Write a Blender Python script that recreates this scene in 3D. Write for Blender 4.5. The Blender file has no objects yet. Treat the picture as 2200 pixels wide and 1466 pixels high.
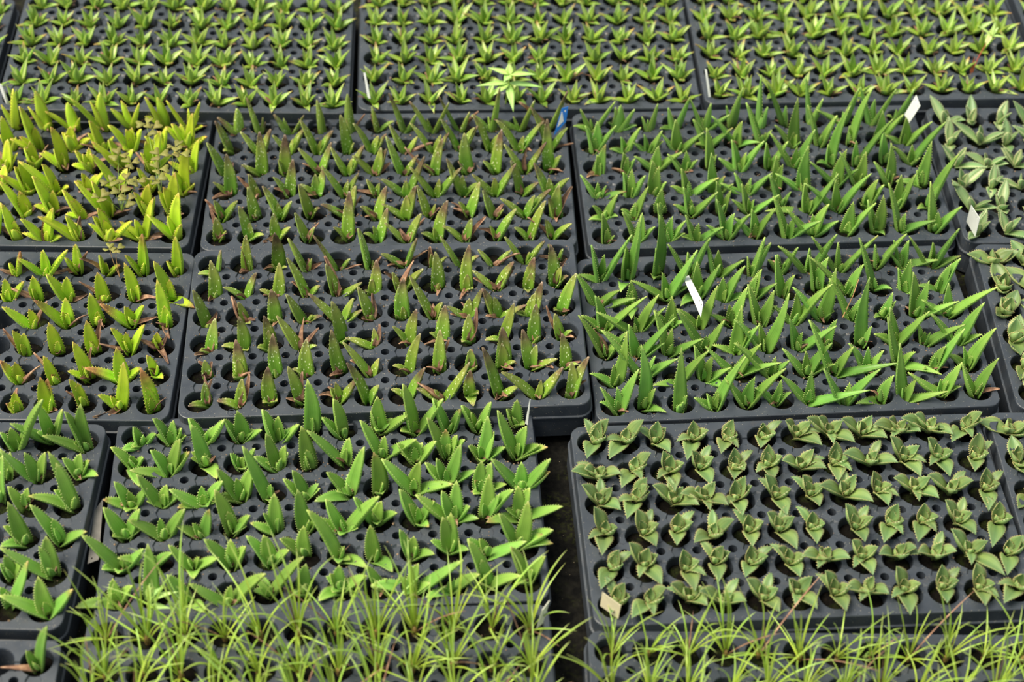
import bpy, math, random
import numpy as np
from mathutils import Vector, Matrix

# ------------------------------------------------------------------ scene, camera, light
scene = bpy.context.scene
COL = scene.collection
scene.view_settings.view_transform = 'Standard'
scene.view_settings.look = 'None'
scene.view_settings.gamma = 1.0
scene.view_settings.use_curve_mapping = False
scene.view_settings.exposure = 0.1

cam_data = bpy.data.cameras.new('camera')
cam = bpy.data.objects.new('camera', cam_data)
COL.objects.link(cam)
R_, U_ = Vector((0.999438,0.024206,0.023200)), Vector((-0.033528,0.721541,0.691559))
B_ = R_.cross(U_)
cam.matrix_world = Matrix(((R_.x, U_.x, B_.x, 0), (R_.y, U_.y, B_.y, 0), (R_.z, U_.z, B_.z, 0), (0, 0, 0, 1)))
cam.location = (0.00000,-1.61269,1.68261)
cam_data.sensor_width = 36.0
cam_data.lens = 60.9159
cam_data.clip_start = 0.05
cam_data.dof.use_dof = True
cam_data.dof.focus_distance = 2.30
cam_data.dof.aperture_fstop = 3.4
scene.camera = cam

world = bpy.data.worlds.new('world')
scene.world = world
world.use_nodes = True
bg = world.node_tree.nodes['Background']
bg.inputs[0].default_value = (0.86, 0.94, 1.0, 1)
bg.inputs[1].default_value = 0.66

sun_data = bpy.data.lights.new('sun', 'SUN')
sun_data.energy = 6.2
sun_data.color = (1.0, 0.91, 0.74)
sun_data.angle = math.radians(35)
sun = bpy.data.objects.new('sun', sun_data)
COL.objects.link(sun)
sun.rotation_euler = Vector((0.58, 0.02, -1.0)).to_track_quat('-Z', 'Y').to_euler()

# ------------------------------------------------------------------ helpers
rng = random.Random(7)

def tag(o, label, cat=None, group=None, kind=None):
    o['label'] = label
    if cat: o['category'] = cat
    if group: o['group'] = group
    if kind: o['kind'] = kind
    return o

def link(name, mesh, parent=None, loc=None):
    o = bpy.data.objects.new(name, mesh)
    COL.objects.link(o)
    if parent: o.parent = parent
    if loc is not None: o.location = loc
    return o

def empty(name, loc):
    o = bpy.data.objects.new(name, None)
    o.empty_display_size = 0.01
    COL.objects.link(o)
    o.location = loc
    return o

def mesh(name, verts, faces, mat=None, smooth=True):
    m = bpy.data.meshes.new(name)
    m.from_pydata([tuple(v) for v in verts], [], faces)
    if smooth: m.polygons.foreach_set('use_smooth', [True] * len(m.polygons))
    if mat: m.materials.append(mat)
    return m

# ------------------------------------------------------------------ materials
def new_mat(name):
    m = bpy.data.materials.new(name)
    m.use_nodes = True
    nt = m.node_tree
    return m, nt, nt.nodes['Principled BSDF'], nt.nodes.new, nt.links.new

def ramp(nt, stops, fac=None):
    r = nt.nodes.new('ShaderNodeValToRGB')
    cr = r.color_ramp
    while len(cr.elements) < len(stops): cr.elements.new(0.5)
    for e, (p, c) in zip(cr.elements, stops):
        e.position = p
        e.color = (c[0], c[1], c[2], 1)
    if fac is not None: nt.links.new(fac, r.inputs[0])
    return r

def maprange(nt, val, a, b, c=0.0, d=1.0):
    n = nt.nodes.new('ShaderNodeMapRange')
    nt.links.new(val, n.inputs[0])
    n.inputs[1].default_value, n.inputs[2].default_value = a, b
    n.inputs[3].default_value, n.inputs[4].default_value = c, d
    return n.outputs[0]

def mix(nt, fac, a, b, mode='MIX'):
    n = nt.nodes.new('ShaderNodeMix')
    n.data_type = 'RGBA'
    n.blend_type = mode
    for sock, v in ((n.inputs[0], fac), (n.inputs[6], a), (n.inputs[7], b)):
        if hasattr(v, 'is_linked'): nt.links.new(v, sock)
        elif isinstance(v, (int, float)): sock.default_value = v
        else: sock.default_value = (v[0], v[1], v[2], 1)
    return n.outputs[2]

def math_node(nt, op, a, b=None):
    n = nt.nodes.new('ShaderNodeMath')
    n.operation = op
    for i, v in enumerate((a, b)):
        if v is None: continue
        if isinstance(v, (int, float)): n.inputs[i].default_value = v
        else: nt.links.new(v, n.inputs[i])
    return n.outputs[0]

def noise(nt, scale, coord=None, detail=3.0, rough=0.55):
    n = nt.nodes.new('ShaderNodeTexNoise')
    n.inputs['Scale'].default_value = scale
    n.inputs['Detail'].default_value = detail
    n.inputs['Roughness'].default_value = rough
    if coord is not None: nt.links.new(coord, n.inputs['Vector'])
    return n.outputs[0]

def leaf_material(name, stops, tipcol, toothcol, spots=0.0, band=None, rough=0.36, vary=0.25, edgecol=None, midline=None, lines=0.035, backmix=0.75):
    m, nt, bsdf, N, L = new_mat(name)
    at = N('ShaderNodeAttribute'); at.attribute_name = 'lf'
    sep = N('ShaderNodeSeparateColor'); L(at.outputs['Color'], sep.inputs[0])
    t, a, br = sep.outputs[0], sep.outputs[1], sep.outputs[2]
    tooth = math_node(nt, 'MAXIMUM', at.outputs['Alpha'], 0.0)
    back = math_node(nt, 'MAXIMUM', math_node(nt, 'MULTIPLY', at.outputs['Alpha'], -1.0), 0.0)
    tc = N('ShaderNodeTexCoord')
    oi = N('ShaderNodeObjectInfo')
    add = N('ShaderNodeVectorMath'); add.operation = 'ADD'
    L(tc.outputs['Object'], add.inputs[0]); L(oi.outputs['Random'], add.inputs[1])
    co = add.outputs[0]
    c = ramp(nt, stops, t).outputs[0]
    nz = noise(nt, 90.0, co, 4.0)
    c = mix(nt, maprange(nt, nz, 0.35, 0.75, 0.0, 0.35), c, [x * 0.55 for x in stops[0][1]])
    c = mix(nt, math_node(nt, 'MULTIPLY', back, backmix), c, [min(1.0, x * 1.25 + 0.07 * (1, 1, 0.6)[i]) for i, x in enumerate(stops[1][1])])
    # lengthwise veins
    w = math_node(nt, 'SINE', math_node(nt, 'MULTIPLY', a, 46.0))
    c = mix(nt, maprange(nt, w, -1, 1, 0, lines), c, (0.75, 0.85, 0.45))
    off = math_node(nt, 'ABSOLUTE', math_node(nt, 'SUBTRACT', math_node(nt, 'MULTIPLY', a, 2.0), 1.0))
    if midline:
        c = mix(nt, math_node(nt, 'MULTIPLY', maprange(nt, off, 0.05, 0.45, 1, 0), 0.7), c, midline)
    if band:
        c = mix(nt, math_node(nt, 'MULTIPLY', maprange(nt, off, 0.15, 0.55, 1, 0), maprange(nt, oi.outputs['Random'], 0.2, 0.7, 0.1, 0.8)), c, band)
    if spots:
        v = N('ShaderNodeTexVoronoi'); v.inputs['Scale'].default_value = 250.0
        mp = N('ShaderNodeMapping'); mp.inputs['Scale'].default_value = (1, 1, 0.62); L(co, mp.inputs['Vector'])
        L(mp.outputs[0], v.inputs['Vector'])
        sp = maprange(nt, v.outputs['Distance'], 0.17, 0.27, 1.0, 0.0)
        sp = math_node(nt, 'MULTIPLY', sp, maprange(nt, noise(nt, 60.0, co, 1.0), 0.36, 0.5, 0.0, spots))
        c = mix(nt, sp, c, (0.62, 0.72, 0.38))
    # browning from the tip
    lo = math_node(nt, 'SUBTRACT', 1.0, br)
    x = math_node(nt, 'DIVIDE', math_node(nt, 'SUBTRACT', math_node(nt, 'ADD', t, math_node(nt, 'MULTIPLY', math_node(nt, 'SUBTRACT', nz, 0.5), 0.22)), lo), 0.34)
    cl = N('ShaderNodeClamp'); L(x, cl.inputs[0])
    c = mix(nt, math_node(nt, 'MULTIPLY', cl.outputs[0], 0.92), c, mix(nt, maprange(nt, nz, 0.4, 0.62), tipcol, [q * 0.5 for q in tipcol]))
    if edgecol:
        c = mix(nt, maprange(nt, off, 0.86, 0.99, 0, 0.8), c, edgecol)
    c = mix(nt, tooth, c, toothcol)
    hsv = N('ShaderNodeHueSaturation')
    L(c, hsv.inputs['Color'])
    L(maprange(nt, oi.outputs['Random'], 0, 1, 1 - vary, 1 + vary), hsv.inputs['Value'])
    rn = math_node(nt, 'FRACT', math_node(nt, 'MULTIPLY', oi.outputs['Random'], 37.3))
    L(maprange(nt, rn, 0, 1, 0.485, 0.512), hsv.inputs['Hue'])
    L(hsv.outputs[0], bsdf.inputs['Base Color'])
    bsdf.inputs['Roughness'].default_value = rough
    bsdf.inputs['Specular IOR Level'].default_value = 0.45
    bsdf.inputs['Subsurface Weight'].default_value = 0.12
    bsdf.inputs['Subsurface Radius'].default_value = (0.003, 0.005, 0.001)
    bsdf.inputs['Subsurface Scale'].default_value = 1.0
    bp = N('ShaderNodeBump'); bp.inputs['Strength'].default_value = 0.25; bp.inputs['Distance'].default_value = 0.0006
    L(noise(nt, 220.0, co, 3.0), bp.inputs['Height']); L(bp.outputs[0], bsdf.inputs['Normal'])
    return m

M = {}
M['spotted'] = leaf_material('spotted_aloe_leaf', [(0.0, (0.10, 0.27, 0.016)), (0.4, (0.17, 0.31, 0.030)), (0.75, (0.28, 0.34, 0.065)), (1.0, (0.25, 0.22, 0.08))],
                             (0.17, 0.10, 0.068), (0.36, 0.44, 0.14), spots=1.0)
M['long'] = leaf_material('long_aloe_leaf', [(0.0, (0.17, 0.34, 0.055)), (0.4, (0.125, 0.29, 0.040)), (0.85, (0.22, 0.39, 0.070)), (1.0, (0.34, 0.42, 0.10))],
                          (0.36, 0.17, 0.08), (0.46, 0.58, 0.16))
M['stub'] = leaf_material('broad_aloe_leaf', [(0.0, (0.21, 0.38, 0.070)), (0.4, (0.15, 0.33, 0.045)), (0.85, (0.24, 0.42, 0.070)), (1.0, (0.36, 0.40, 0.10))],
                          (0.42, 0.16, 0.08), (0.50, 0.62, 0.20))
M['yellow'] = leaf_material('yellow_green_aloe_leaf', [(0.0, (0.26, 0.46, 0.018)), (0.45, (0.42, 0.60, 0.024)), (0.85, (0.55, 0.64, 0.045)), (1.0, (0.60, 0.40, 0.08))],
                            (0.46, 0.13, 0.06), (0.60, 0.52, 0.10))
M['browning'] = leaf_material('browning_aloe_leaf', [(0.0, (0.20, 0.42, 0.012)), (0.45, (0.32, 0.53, 0.020)), (0.85, (0.44, 0.55, 0.035)), (1.0, (0.48, 0.30, 0.06))],
                              (0.36, 0.14, 0.065), (0.52, 0.46, 0.10))
M['agave'] = leaf_material('agave_leaf', [(0.0, (0.22, 0.30, 0.085)), (0.3, (0.175, 0.265, 0.072)), (0.75, (0.145, 0.235, 0.080)), (1.0, (0.12, 0.20, 0.085))],
                           (0.20, 0.14, 0.05), (0.55, 0.47, 0.18), edgecol=(0.32, 0.33, 0.14), midline=(0.085, 0.165, 0.055), vary=0.18, rough=0.48, lines=0.03)
M['varie'] = leaf_material('cream_banded_agave_leaf', [(0.0, (0.22, 0.34, 0.10)), (0.5, (0.15, 0.27, 0.10)), (1.0, (0.14, 0.24, 0.10))],
                           (0.42, 0.30, 0.10), (0.50, 0.52, 0.26), band=(0.44, 0.47, 0.24), edgecol=(0.40, 0.46, 0.24), vary=0.15, rough=0.45)
M['rosette'] = leaf_material('rosette_leaf', [(0.0, (0.34, 0.52, 0.03)), (0.35, (0.20, 0.36, 0.035)), (0.8, (0.17, 0.30, 0.06)), (1.0, (0.28, 0.28, 0.08))],
                             (0.52, 0.24, 0.07), (0.4, 0.45, 0.2), band=(0.46, 0.54, 0.20), edgecol=(0.32, 0.36, 0.06), vary=0.22, rough=0.36)
M['grass'] = leaf_material('grass_blade', [(0.0, (0.40, 0.52, 0.05)), (0.3, (0.40, 0.58, 0.06)), (0.7, (0.30, 0.50, 0.08)), (1.0, (0.32, 0.40, 0.11))],
                           (0.40, 0.22, 0.08), (0.3, 0.4, 0.1), vary=0.25, lines=0.05)
M['seedling'] = leaf_material('pale_seedling_leaf', [(0.0, (0.36, 0.58, 0.10)), (0.6, (0.34, 0.58, 0.14)), (1.0, (0.32, 0.54, 0.14))],
                              (0.4, 0.5, 0.1), (0.4, 0.5, 0.1), midline=(0.46, 0.66, 0.22), vary=0.12)
M['oxalis'] = leaf_material('olive_clover_leaf', [(0.0, (0.19, 0.185, 0.035)), (1.0, (0.21, 0.195, 0.04))], (0.3, 0.2, 0.08), (0.3, 0.3, 0.1), vary=0.15, rough=0.6)
M['redleaf'] = leaf_material('red_weed_leaf', [(0.0, (0.26, 0.035, 0.02)), (1.0, (0.30, 0.03, 0.02))], (0.3, 0.05, 0.02), (0.3, 0.1, 0.1))

def dry_material():
    m, nt, bsdf, N, L = new_mat('dry_leaf')
    tc = N('ShaderNodeTexCoord'); oi = N('ShaderNodeObjectInfo')
    nz = noise(nt, 130.0, tc.outputs['Object'], 5.0)
    c = ramp(nt, [(0.25, (0.10, 0.052, 0.036)), (0.5, (0.24, 0.125, 0.075)), (0.75, (0.46, 0.30, 0.18))], nz).outputs[0]
    hsv = N('ShaderNodeHueSaturation'); L(c, hsv.inputs['Color'])
    L(maprange(nt, oi.outputs['Random'], 0, 1, 0.6, 1.35), hsv.inputs['Value'])
    L(hsv.outputs[0], bsdf.inputs['Base Color'])
    bsdf.inputs['Roughness'].default_value = 0.65
    bp = N('ShaderNodeBump'); bp.inputs['Strength'].default_value = 0.5; bp.inputs['Distance'].default_value = 0.0008
    L(noise(nt, 300.0, tc.outputs['Object'], 4.0), bp.inputs['Height']); L(bp.outputs[0], bsdf.inputs['Normal'])
    return m
M['dry'] = dry_material()

def plastic_material():
    m, nt, bsdf, N, L = new_mat('tray_plastic')
    tc = N('ShaderNodeTexCoord'); oi = N('ShaderNodeObjectInfo')
    add = N('ShaderNodeVectorMath'); add.operation = 'ADD'
    L(tc.outputs['Object'], add.inputs[0]); L(oi.outputs['Random'], add.inputs[1])
    co = add.outputs[0]
    big = noise(nt, 26.0, co, 5.0)
    c = ramp(nt, [(0.3, (0.028, 0.035, 0.048)), (0.7, (0.045, 0.054, 0.068))], big).outputs[0]
    # pale dust specks and smears
    v = N('ShaderNodeTexVoronoi'); v.inputs['Scale'].default_value = 420.0; L(co, v.inputs['Vector'])
    sp = math_node(nt, 'MULTIPLY', maprange(nt, v.outputs['Distance'], 0.13, 0.2, 1, 0), maprange(nt, noise(nt, 150.0, co, 2.0), 0.52, 0.6))
    c = mix(nt, math_node(nt, 'MULTIPLY', sp, 0.75), c, (0.40, 0.36, 0.28))
    c = mix(nt, maprange(nt, noise(nt, 60.0, co, 6.0, 0.7), 0.55, 0.75, 0, 0.3), c, (0.075, 0.062, 0.050))
    L(c, bsdf.inputs['Base Color'])
    L(maprange(nt, big, 0.3, 0.7, 0.34, 0.5), bsdf.inputs['Roughness'])
    bsdf.inputs['Specular IOR Level'].default_value = 0.5
    bp = N('ShaderNodeBump'); bp.inputs['Strength'].default_value = 0.15; bp.inputs['Distance'].default_value = 0.0005
    L(noise(nt, 500.0, co, 3.0), bp.inputs['Height']); L(bp.outputs[0], bsdf.inputs['Normal'])
    return m
M['plastic'] = plastic_material()

def soil_material(name, moss):
    m, nt, bsdf, N, L = new_mat(name)
    tc = N('ShaderNodeTexCoord'); oi = N('ShaderNodeObjectInfo')
    add = N('ShaderNodeVectorMath'); add.operation = 'ADD'
    L(tc.outputs['Object'], add.inputs[0]); L(oi.outputs['Random'], add.inputs[1])
    co = add.outputs[0]
    c = ramp(nt, [(0.35, (0.002, 0.0017, 0.0014)), (0.60, (0.006, 0.0045, 0.003)), (0.72, (0.028, 0.017, 0.010)), (0.82, (0.15, 0.09, 0.05))], noise(nt, 260.0, co, 6.0, 0.7)).outputs[0]
    g = math_node(nt, 'MULTIPLY', maprange(nt, noise(nt, 55.0, co, 3.0), 0.5, 0.68), moss)
    c = mix(nt, g, c, ramp(nt, [(0.35, (0.012, 0.022, 0.004)), (0.7, (0.06, 0.09, 0.012))], noise(nt, 400.0, co, 3.0)).outputs[0])
    L(c, bsdf.inputs['Base Color'])
    bsdf.inputs['Roughness'].default_value = 0.9
    bsdf.inputs['Specular IOR Level'].default_value = 0.12
    bp = N('ShaderNodeBump'); bp.inputs['Strength'].default_value = 1.0; bp.inputs['Distance'].default_value = 0.002
    L(noise(nt, 330.0, co, 5.0, 0.7), bp.inputs['Height']); L(bp.outputs[0], bsdf.inputs['Normal'])
    return m
M['soil'] = soil_material('potting_soil', 0.35)

def ground_material():
    m, nt, bsdf, N, L = new_mat('ground_matting')
    tc = N('ShaderNodeTexCoord'); co = tc.outputs['Object']
    c = ramp(nt, [(0.4, (0.004, 0.004, 0.004)), (0.7, (0.016, 0.015, 0.012))], noise(nt, 90.0, co, 5.0)).outputs[0]
    g = math_node(nt, 'MULTIPLY', maprange(nt, noise(nt, 14.0, co, 3.0), 0.5, 0.65), maprange(nt, noise(nt, 160.0, co, 4.0), 0.48, 0.7))
    c = mix(nt, g, c, (0.045, 0.055, 0.010))
    v = N('ShaderNodeTexVoronoi'); v.inputs['Scale'].default_value = 160.0; L(co, v.inputs['Vector'])
    sp = math_node(nt, 'MULTIPLY', maprange(nt, v.outputs['Distance'], 0.08, 0.16, 1, 0), maprange(nt, noise(nt, 70.0, co, 2.0), 0.58, 0.62))
    c = mix(nt, sp, c, (0.16, 0.13, 0.09))
    L(c, bsdf.inputs['Base Color'])
    bsdf.inputs['Roughness'].default_value = 0.85
    bsdf.inputs['Specular IOR Level'].default_value = 0.12
    bp = N('ShaderNodeBump'); bp.inputs['Strength'].default_value = 0.8; bp.inputs['Distance'].default_value = 0.003
    L(noise(nt, 120.0, co, 5.0), bp.inputs['Height']); L(bp.outputs[0], bsdf.inputs['Normal'])
    return m
M['ground'] = ground_material()

def plain(name, col, rough=0.5, var=0.12, scale=60.0):
    m, nt, bsdf, N, L = new_mat(name)
    tc = N('ShaderNodeTexCoord')
    c = ramp(nt, [(0.3, [x * (1 - var) for x in col]), (0.7, [min(1, x * (1 + var)) for x in col])], noise(nt, scale, tc.outputs['Object'], 4.0)).outputs[0]
    L(c, bsdf.inputs['Base Color'])
    bsdf.inputs['Roughness'].default_value = rough
    return m
M['white'] = plain('white_label_plastic', (0.62, 0.64, 0.62), 0.4, 0.06)
M['blue'] = plain('blue_label_plastic', (0.02, 0.16, 0.55), 0.4, 0.1)
M['beige'] = plain('beige_label_plastic', (0.62, 0.55, 0.38), 0.5, 0.06)
M['cream'] = plain('cream_label_plastic', (0.72, 0.72, 0.60), 0.5, 0.08)
M['grey'] = plain('grey_label_plastic', (0.16, 0.15, 0.135), 0.6, 0.35, 40.0)
M['crumb'] = plain('soil_crumb', (0.24, 0.16, 0.10), 0.9, 0.6, 180.0)
M['stem'] = plain('green_stem', (0.32, 0.46, 0.08), 0.5)
M['redstem'] = plain('red_stem', (0.34, 0.06, 0.03), 0.5)
M['tanstem'] = plain('tan_stem', (0.44, 0.25, 0.10), 0.7)
M['bulb'] = plain('bulb_base', (0.26, 0.17, 0.05), 0.6, 0.4, 200.0)

# ------------------------------------------------------------------ the setting: the dark floor of the growing bench
GZ = -0.062
gnd = link('floor', mesh('floor', [(-2.2, -1.9, GZ), (2.4, -1.9, GZ), (2.4, 2.4, GZ), (-2.2, 2.4, GZ)], [(0, 1, 2, 3)], M['ground'], False))
tag(gnd, 'black mossy ground matting under the plug trays', kind='structure')

# ------------------------------------------------------------------ plug trays
PX, PY, NX, NY = 0.0438, 0.0508, 12, 6
RC, RH = 0.0184, 0.0057          # cell and drain-hole radii
HX, HY = 0.265, 0.155            # half size of the deck
RCOR = 0.015
LOW = -0.0022

def round_clamp(x, y):
    cx, cy = HX - RCOR, HY - RCOR
    ax, ay = abs(x), abs(y)
    if ax > cx and ay > cy:
        d = math.hypot(ax - cx, ay - cy)
        if d > RCOR:
            ax, ay = cx + (ax - cx) * RCOR / d, cy + (ay - cy) * RCOR / d
    return math.copysign(ax, x), math.copysign(ay, y)

def build_deck():
    V, F = [], []
    hx, hy = PX / 2, PY / 2
    base_angles = set()
    a1, a2 = math.degrees(math.atan2(hy - 0.0125, hx)), math.degrees(math.atan2(hy, hx - 0.0125))
    h1, h2 = math.degrees(math.atan2(hy - RH, hx)), math.degrees(math.atan2(hy, hx - RH))
    ac = math.degrees(math.atan2(hy, hx))
    for a in (a1 - 6, a1 + 0.5, a2 - 0.5, a2 + 6, h1, h2, ac, 1.0, 89.0):
        for b in (a, 180 - a, 180 + a, 360 - a): base_angles.add(round(b % 360, 3))
    for k in range(0, 360, 6):
        if all(abs(k - b) > 1.0 for b in base_angles): base_angles.add(float(k))
    for k in range(1, 7):
        a = h1 + (h2 - h1) * k / 7
        for b in (a, 180 - a, 180 + a, 360 - a): base_angles.add(round(b % 360, 3))
    A = sorted(base_angles)
    n = len(A)
    for iy in range(NY):
        for ix in range(NX):
            cx, cy = (ix - 5.5) * PX, (2.5 - iy) * PY
            o = len(V)
            holes = []
            for a in A:
                r = math.radians(a); dx, dy = math.cos(r), math.sin(r)
                sx, sy = (1 if dx >= 0 else -1), (1 if dy >= 0 else -1)
                # neighbours on that side?
                outx = (ix == NX - 1 and sx > 0) or (ix == 0 and sx < 0)
                outy = (iy == 0 and sy > 0) or (iy == NY - 1 and sy < 0)
                ex = HX - abs(cx) if outx else hx
                ey = HY - abs(cy) if outy else hy
                q = math.degrees(math.atan2(abs(dy), abs(dx)))
                t = min(ex / max(abs(dx), 1e-9), ey / max(abs(dy), 1e-9))
                hole = False
                if not outx and not outy and h1 - 1e-3 <= q <= h2 + 1e-3:
                    bx, by = hx, hy
                    adx, ady = abs(dx), abs(dy)
                    bq = adx * bx + ady * by
                    disc = bq * bq - (bx * bx + by * by - RH * RH)
                    if disc >= 0:
                        t = bq - math.sqrt(disc); hole = True
                holes.append(hole)
                plateau = (a1 <= q <= a2) or (outy and q >= 1.0 and q > a1) or (outx and q < a2) or (outy and q <= a2 and q > 0.5)
                if outx and not outy: plateau = (q <= 89.5 and q < a2) or (a1 <= q <= a2)
                if outy and not outx: plateau = q >= 0.5
                if outx and outy: plateau = True
                z = 0.0 if plateau else LOW
                pts = [(RC - 0.0006, z - 0.0030), (RC, z - 0.0009), (RC + 0.0007, z)]
                for (rr, zz) in pts: V.append((cx + dx * rr, cy + dy * rr, zz))
                x, y = round_clamp(cx + dx * t, cy + dy * t)
                V.append((x, y, z))
            for k in range(n):
                k2 = (k + 1) % n
                for j in range(3):
                    F.append((o + k * 4 + j, o + k * 4 + j + 1, o + k2 * 4 + j + 1, o + k2 * 4 + j))
                if holes[k] and holes[k2]:
                    p, q2 = V[o + k * 4 + 3], V[o + k2 * 4 + 3]
                    b = len(V)
                    V.append((p[0], p[1], -0.012)); V.append((q2[0], q2[1], -0.012))
                    F.append((o + k * 4 + 3, b, b + 1, o + k2 * 4 + 3))
    return mesh('tray_deck', V, F, M['plastic'], False)

def build_skirt():
    prof = [(0.0, 0.0), (0.0009, -0.0004), (0.0015, -0.0016), (0.0022, -0.020), (0.0044, -0.0206), (0.0048, -0.0216), (0.0046, -0.0232), (0.0030, -0.0236), (0.0042, -0.057)]
    path = []
    for (sx, sy, a0) in ((1, 1, 0), (-1, 1, 90), (-1, -1, 180), (1, -1, 270)):
        for k in range(7):
            a = math.radians(a0 + 15 * k)
            path.append((sx * (HX - RCOR), sy * (HY - RCOR), math.cos(a), math.sin(a)))
    V, F = [], []
    n, m = len(path), len(prof)
    for (cx, cy, ux, uy) in path:
        for (off, z) in prof:
            V.append((cx + ux * (RCOR + off), cy + uy * (RCOR + off), z))
    for k in range(n):
        k2 = (k + 1) % n
        for j in range(m - 1): F.append((k * m + j, k * m + j + 1, k2 * m + j + 1, k2 * m + j))
    return mesh('tray_skirt', V, F, M['plastic'], False)

def build_cell():
    V, F = [], []
    n = 24
    prof = [(RC - 0.0006, -0.0030), (RC - 0.0012, -0.016), (RC - 0.0030, -0.044), (0.006, -0.046)]
    for k in range(n):
        a = 2 * math.pi * k / n
        for (r, z) in prof: V.append((r * math.cos(a), r * math.sin(a), z))
    for k in range(n):
        k2 = (k + 1) % n
        for j in range(3): F.append((k * 4 + j, k2 * 4 + j, k2 * 4 + j + 1, k * 4 + j + 1))
    return mesh('tray_cell', V, F, M['plastic'])

def build_mark():
    V, F = [], []
    n = 20
    for k in range(n):
        a = 2 * math.pi * k / n
        for (r, z) in ((0.0046, 0.0), (0.0048, 0.0006), (0.0053, 0.0006), (0.0055, 0.0)): V.append((r * math.cos(a), r * math.sin(a), z))
    for k in range(n):
        k2 = (k + 1) % n
        for j in range(3): F.append((k * 4 + j, k * 4 + j + 1, k2 * 4 + j + 1, k2 * 4 + j))
    b = len(V)
    for s in (-1, 1):
        q = len(V)
        for (x, y) in ((-0.0024, 0.0016 * s), (0.0024, 0.0016 * s), (0.0015, 0.0005 * s), (-0.0015, 0.0005 * s)): V.append((x, y, 0.0005))
        F.append((q, q + 1, q + 2, q + 3))
    return mesh('moulded_mark', V, F, M['plastic'], False)

DECK, SKIRT, CELL, MARK = build_deck(), build_skirt(), build_cell(), build_mark()

TRAYS = {
'C2':(-0.1871,0.3259,3.45,-0.0012,0.0013,-0.0037),
'D2':(-0.1718,0.0156,4.40,0.0080,0.0046,0.0007),
'R1':(0.3580,0.3655,4.67,-0.0028,0.0027,-0.0021),
'R2':(0.3651,0.0420,5.11,-0.0028,0.0040,-0.0024),
'J':(0.3575,-0.2810,5.23,0.0034,-0.0008,-0.0035),
'B1':(-0.2239,-0.2872,5.06,-0.0055,0.0017,-0.0030),
'L1':(-0.7305,0.3040,1.56,-0.0007,-0.0004,-0.0052),
'L2':(-0.7086,-0.0150,1.99,0.0001,0.0000,0.0002),
'L3':(-0.7761,-0.3320,0.63,0.0004,0.0002,0.0013),
'L4':(-0.7604,-0.6680,3.00,-0.0000,-0.0000,-0.0000),
'T1':(-0.5368,0.6041,3.56,0.0075,-0.0059,-0.0040),
'T2':(0.0062,0.6576,3.82,-0.0023,-0.0005,0.0012),
'T3':(0.5439,0.6976,3.76,0.0025,0.0038,-0.0014),
'RR1':(0.9040,0.3927,2.69,-0.0002,0.0001,-0.0017),
'RR2':(0.9262,0.0733,1.94,0.0004,-0.0002,0.0027),
'RR3':(0.8961,-0.2424,3.00,0.0000,-0.0000,0.0000),
'G1':(-0.2016,-0.6049,4.13,0.0060,-0.0003,0.0011),
'G2':(0.3707,-0.6046,2.11,-0.0048,-0.0041,-0.0026),
}
TRAY_LABEL = {
 'C2': 'black plug tray of spotted aloes holding the blue and white tag',
 'D2': 'black plug tray of spotted aloes in front of the blue-tagged one',
 'R1': 'black plug tray of long green aloes with the punched white tag',
 'R2': 'black plug tray of long green aloes with white tag among leaves',
 'J': 'black plug tray of grey-green agaves with the beige tag',
 'B1': 'black plug tray of broad-leaved green aloes behind the grassy seedlings',
 'L1': 'black plug tray crowded with tall yellow-green aloes and olive clover',
 'L2': 'black plug tray of yellow-green aloes with many brown dried leaves',
 'L3': 'black plug tray of plump toothed aloes at lower left edge',
 'L4': 'black plug tray corner with one aloe at bottom left',
 'T1': 'back left black plug tray of small pointed rosettes',
 'T2': 'back middle black plug tray of rosettes with a pale seedling',
 'T3': 'back right black plug tray of rosettes with a red-stemmed weed',
 'RR1': 'black plug tray of cream-banded agaves at the right edge',
 'RR2': 'black plug tray of agaves at right edge below the cream-banded ones',
 'RR3': 'black plug tray of agaves at right edge beside the beige-tagged tray',
 'G1': 'black plug tray of tall grassy seedlings at the bottom centre',
 'G2': 'black plug tray of grassy seedlings in front of the agaves',
 'T0': 'sliver of a black plug tray in the top left corner',
 'T4': 'sliver of a black plug tray in the top right corner',
}
TRAYS['T0'] = (TRAYS['T1'][0] - 0.552, TRAYS['T1'][1] - 0.034, 3.2, 0.0, 0.0, 0.0)
TRAYS['T4'] = (TRAYS['T3'][0] + 0.551, TRAYS['T3'][1] + 0.036, 3.6, 0.0, 0.0, 0.0)

def tray_matrix(key):
    x, y, t, z, ax, ay = TRAYS[key]
    t = math.radians(t)
    ex = Vector((math.cos(t), math.sin(t), ax / 0.265)).normalized()
    ey = Vector((-math.sin(t), math.cos(t), ay / 0.155))
    ez = ex.cross(ey).normalized()
    ey = ez.cross(ex)
    return Matrix(((ex.x, ey.x, ez.x, x), (ex.y, ey.y, ez.y, y), (ex.z, ey.z, ez.z, z), (0, 0, 0, 1)))
TM = {k: tray_matrix(k) for k in TRAYS}

CAML = Vector((0.00000,-1.61269,1.68261))
FW = -B_
FPX = 60.9159 / 36 * 2200
def to_px(p):
    d = Vector(p) - CAML
    z = d.dot(FW)
    return 1100 + FPX * d.dot(R_) / z, 733 - FPX * d.dot(U_) / z
def in_frame(p, m=70):
    x, y = to_px(p)
    return -m < x < 2200 + m and -m < y < 1466 + m

def cell_pos(key, i, j, dz=0.0):
    return TM[key] @ Vector(((j - 5.5) * PX, (2.5 - i) * PY, dz))

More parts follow.
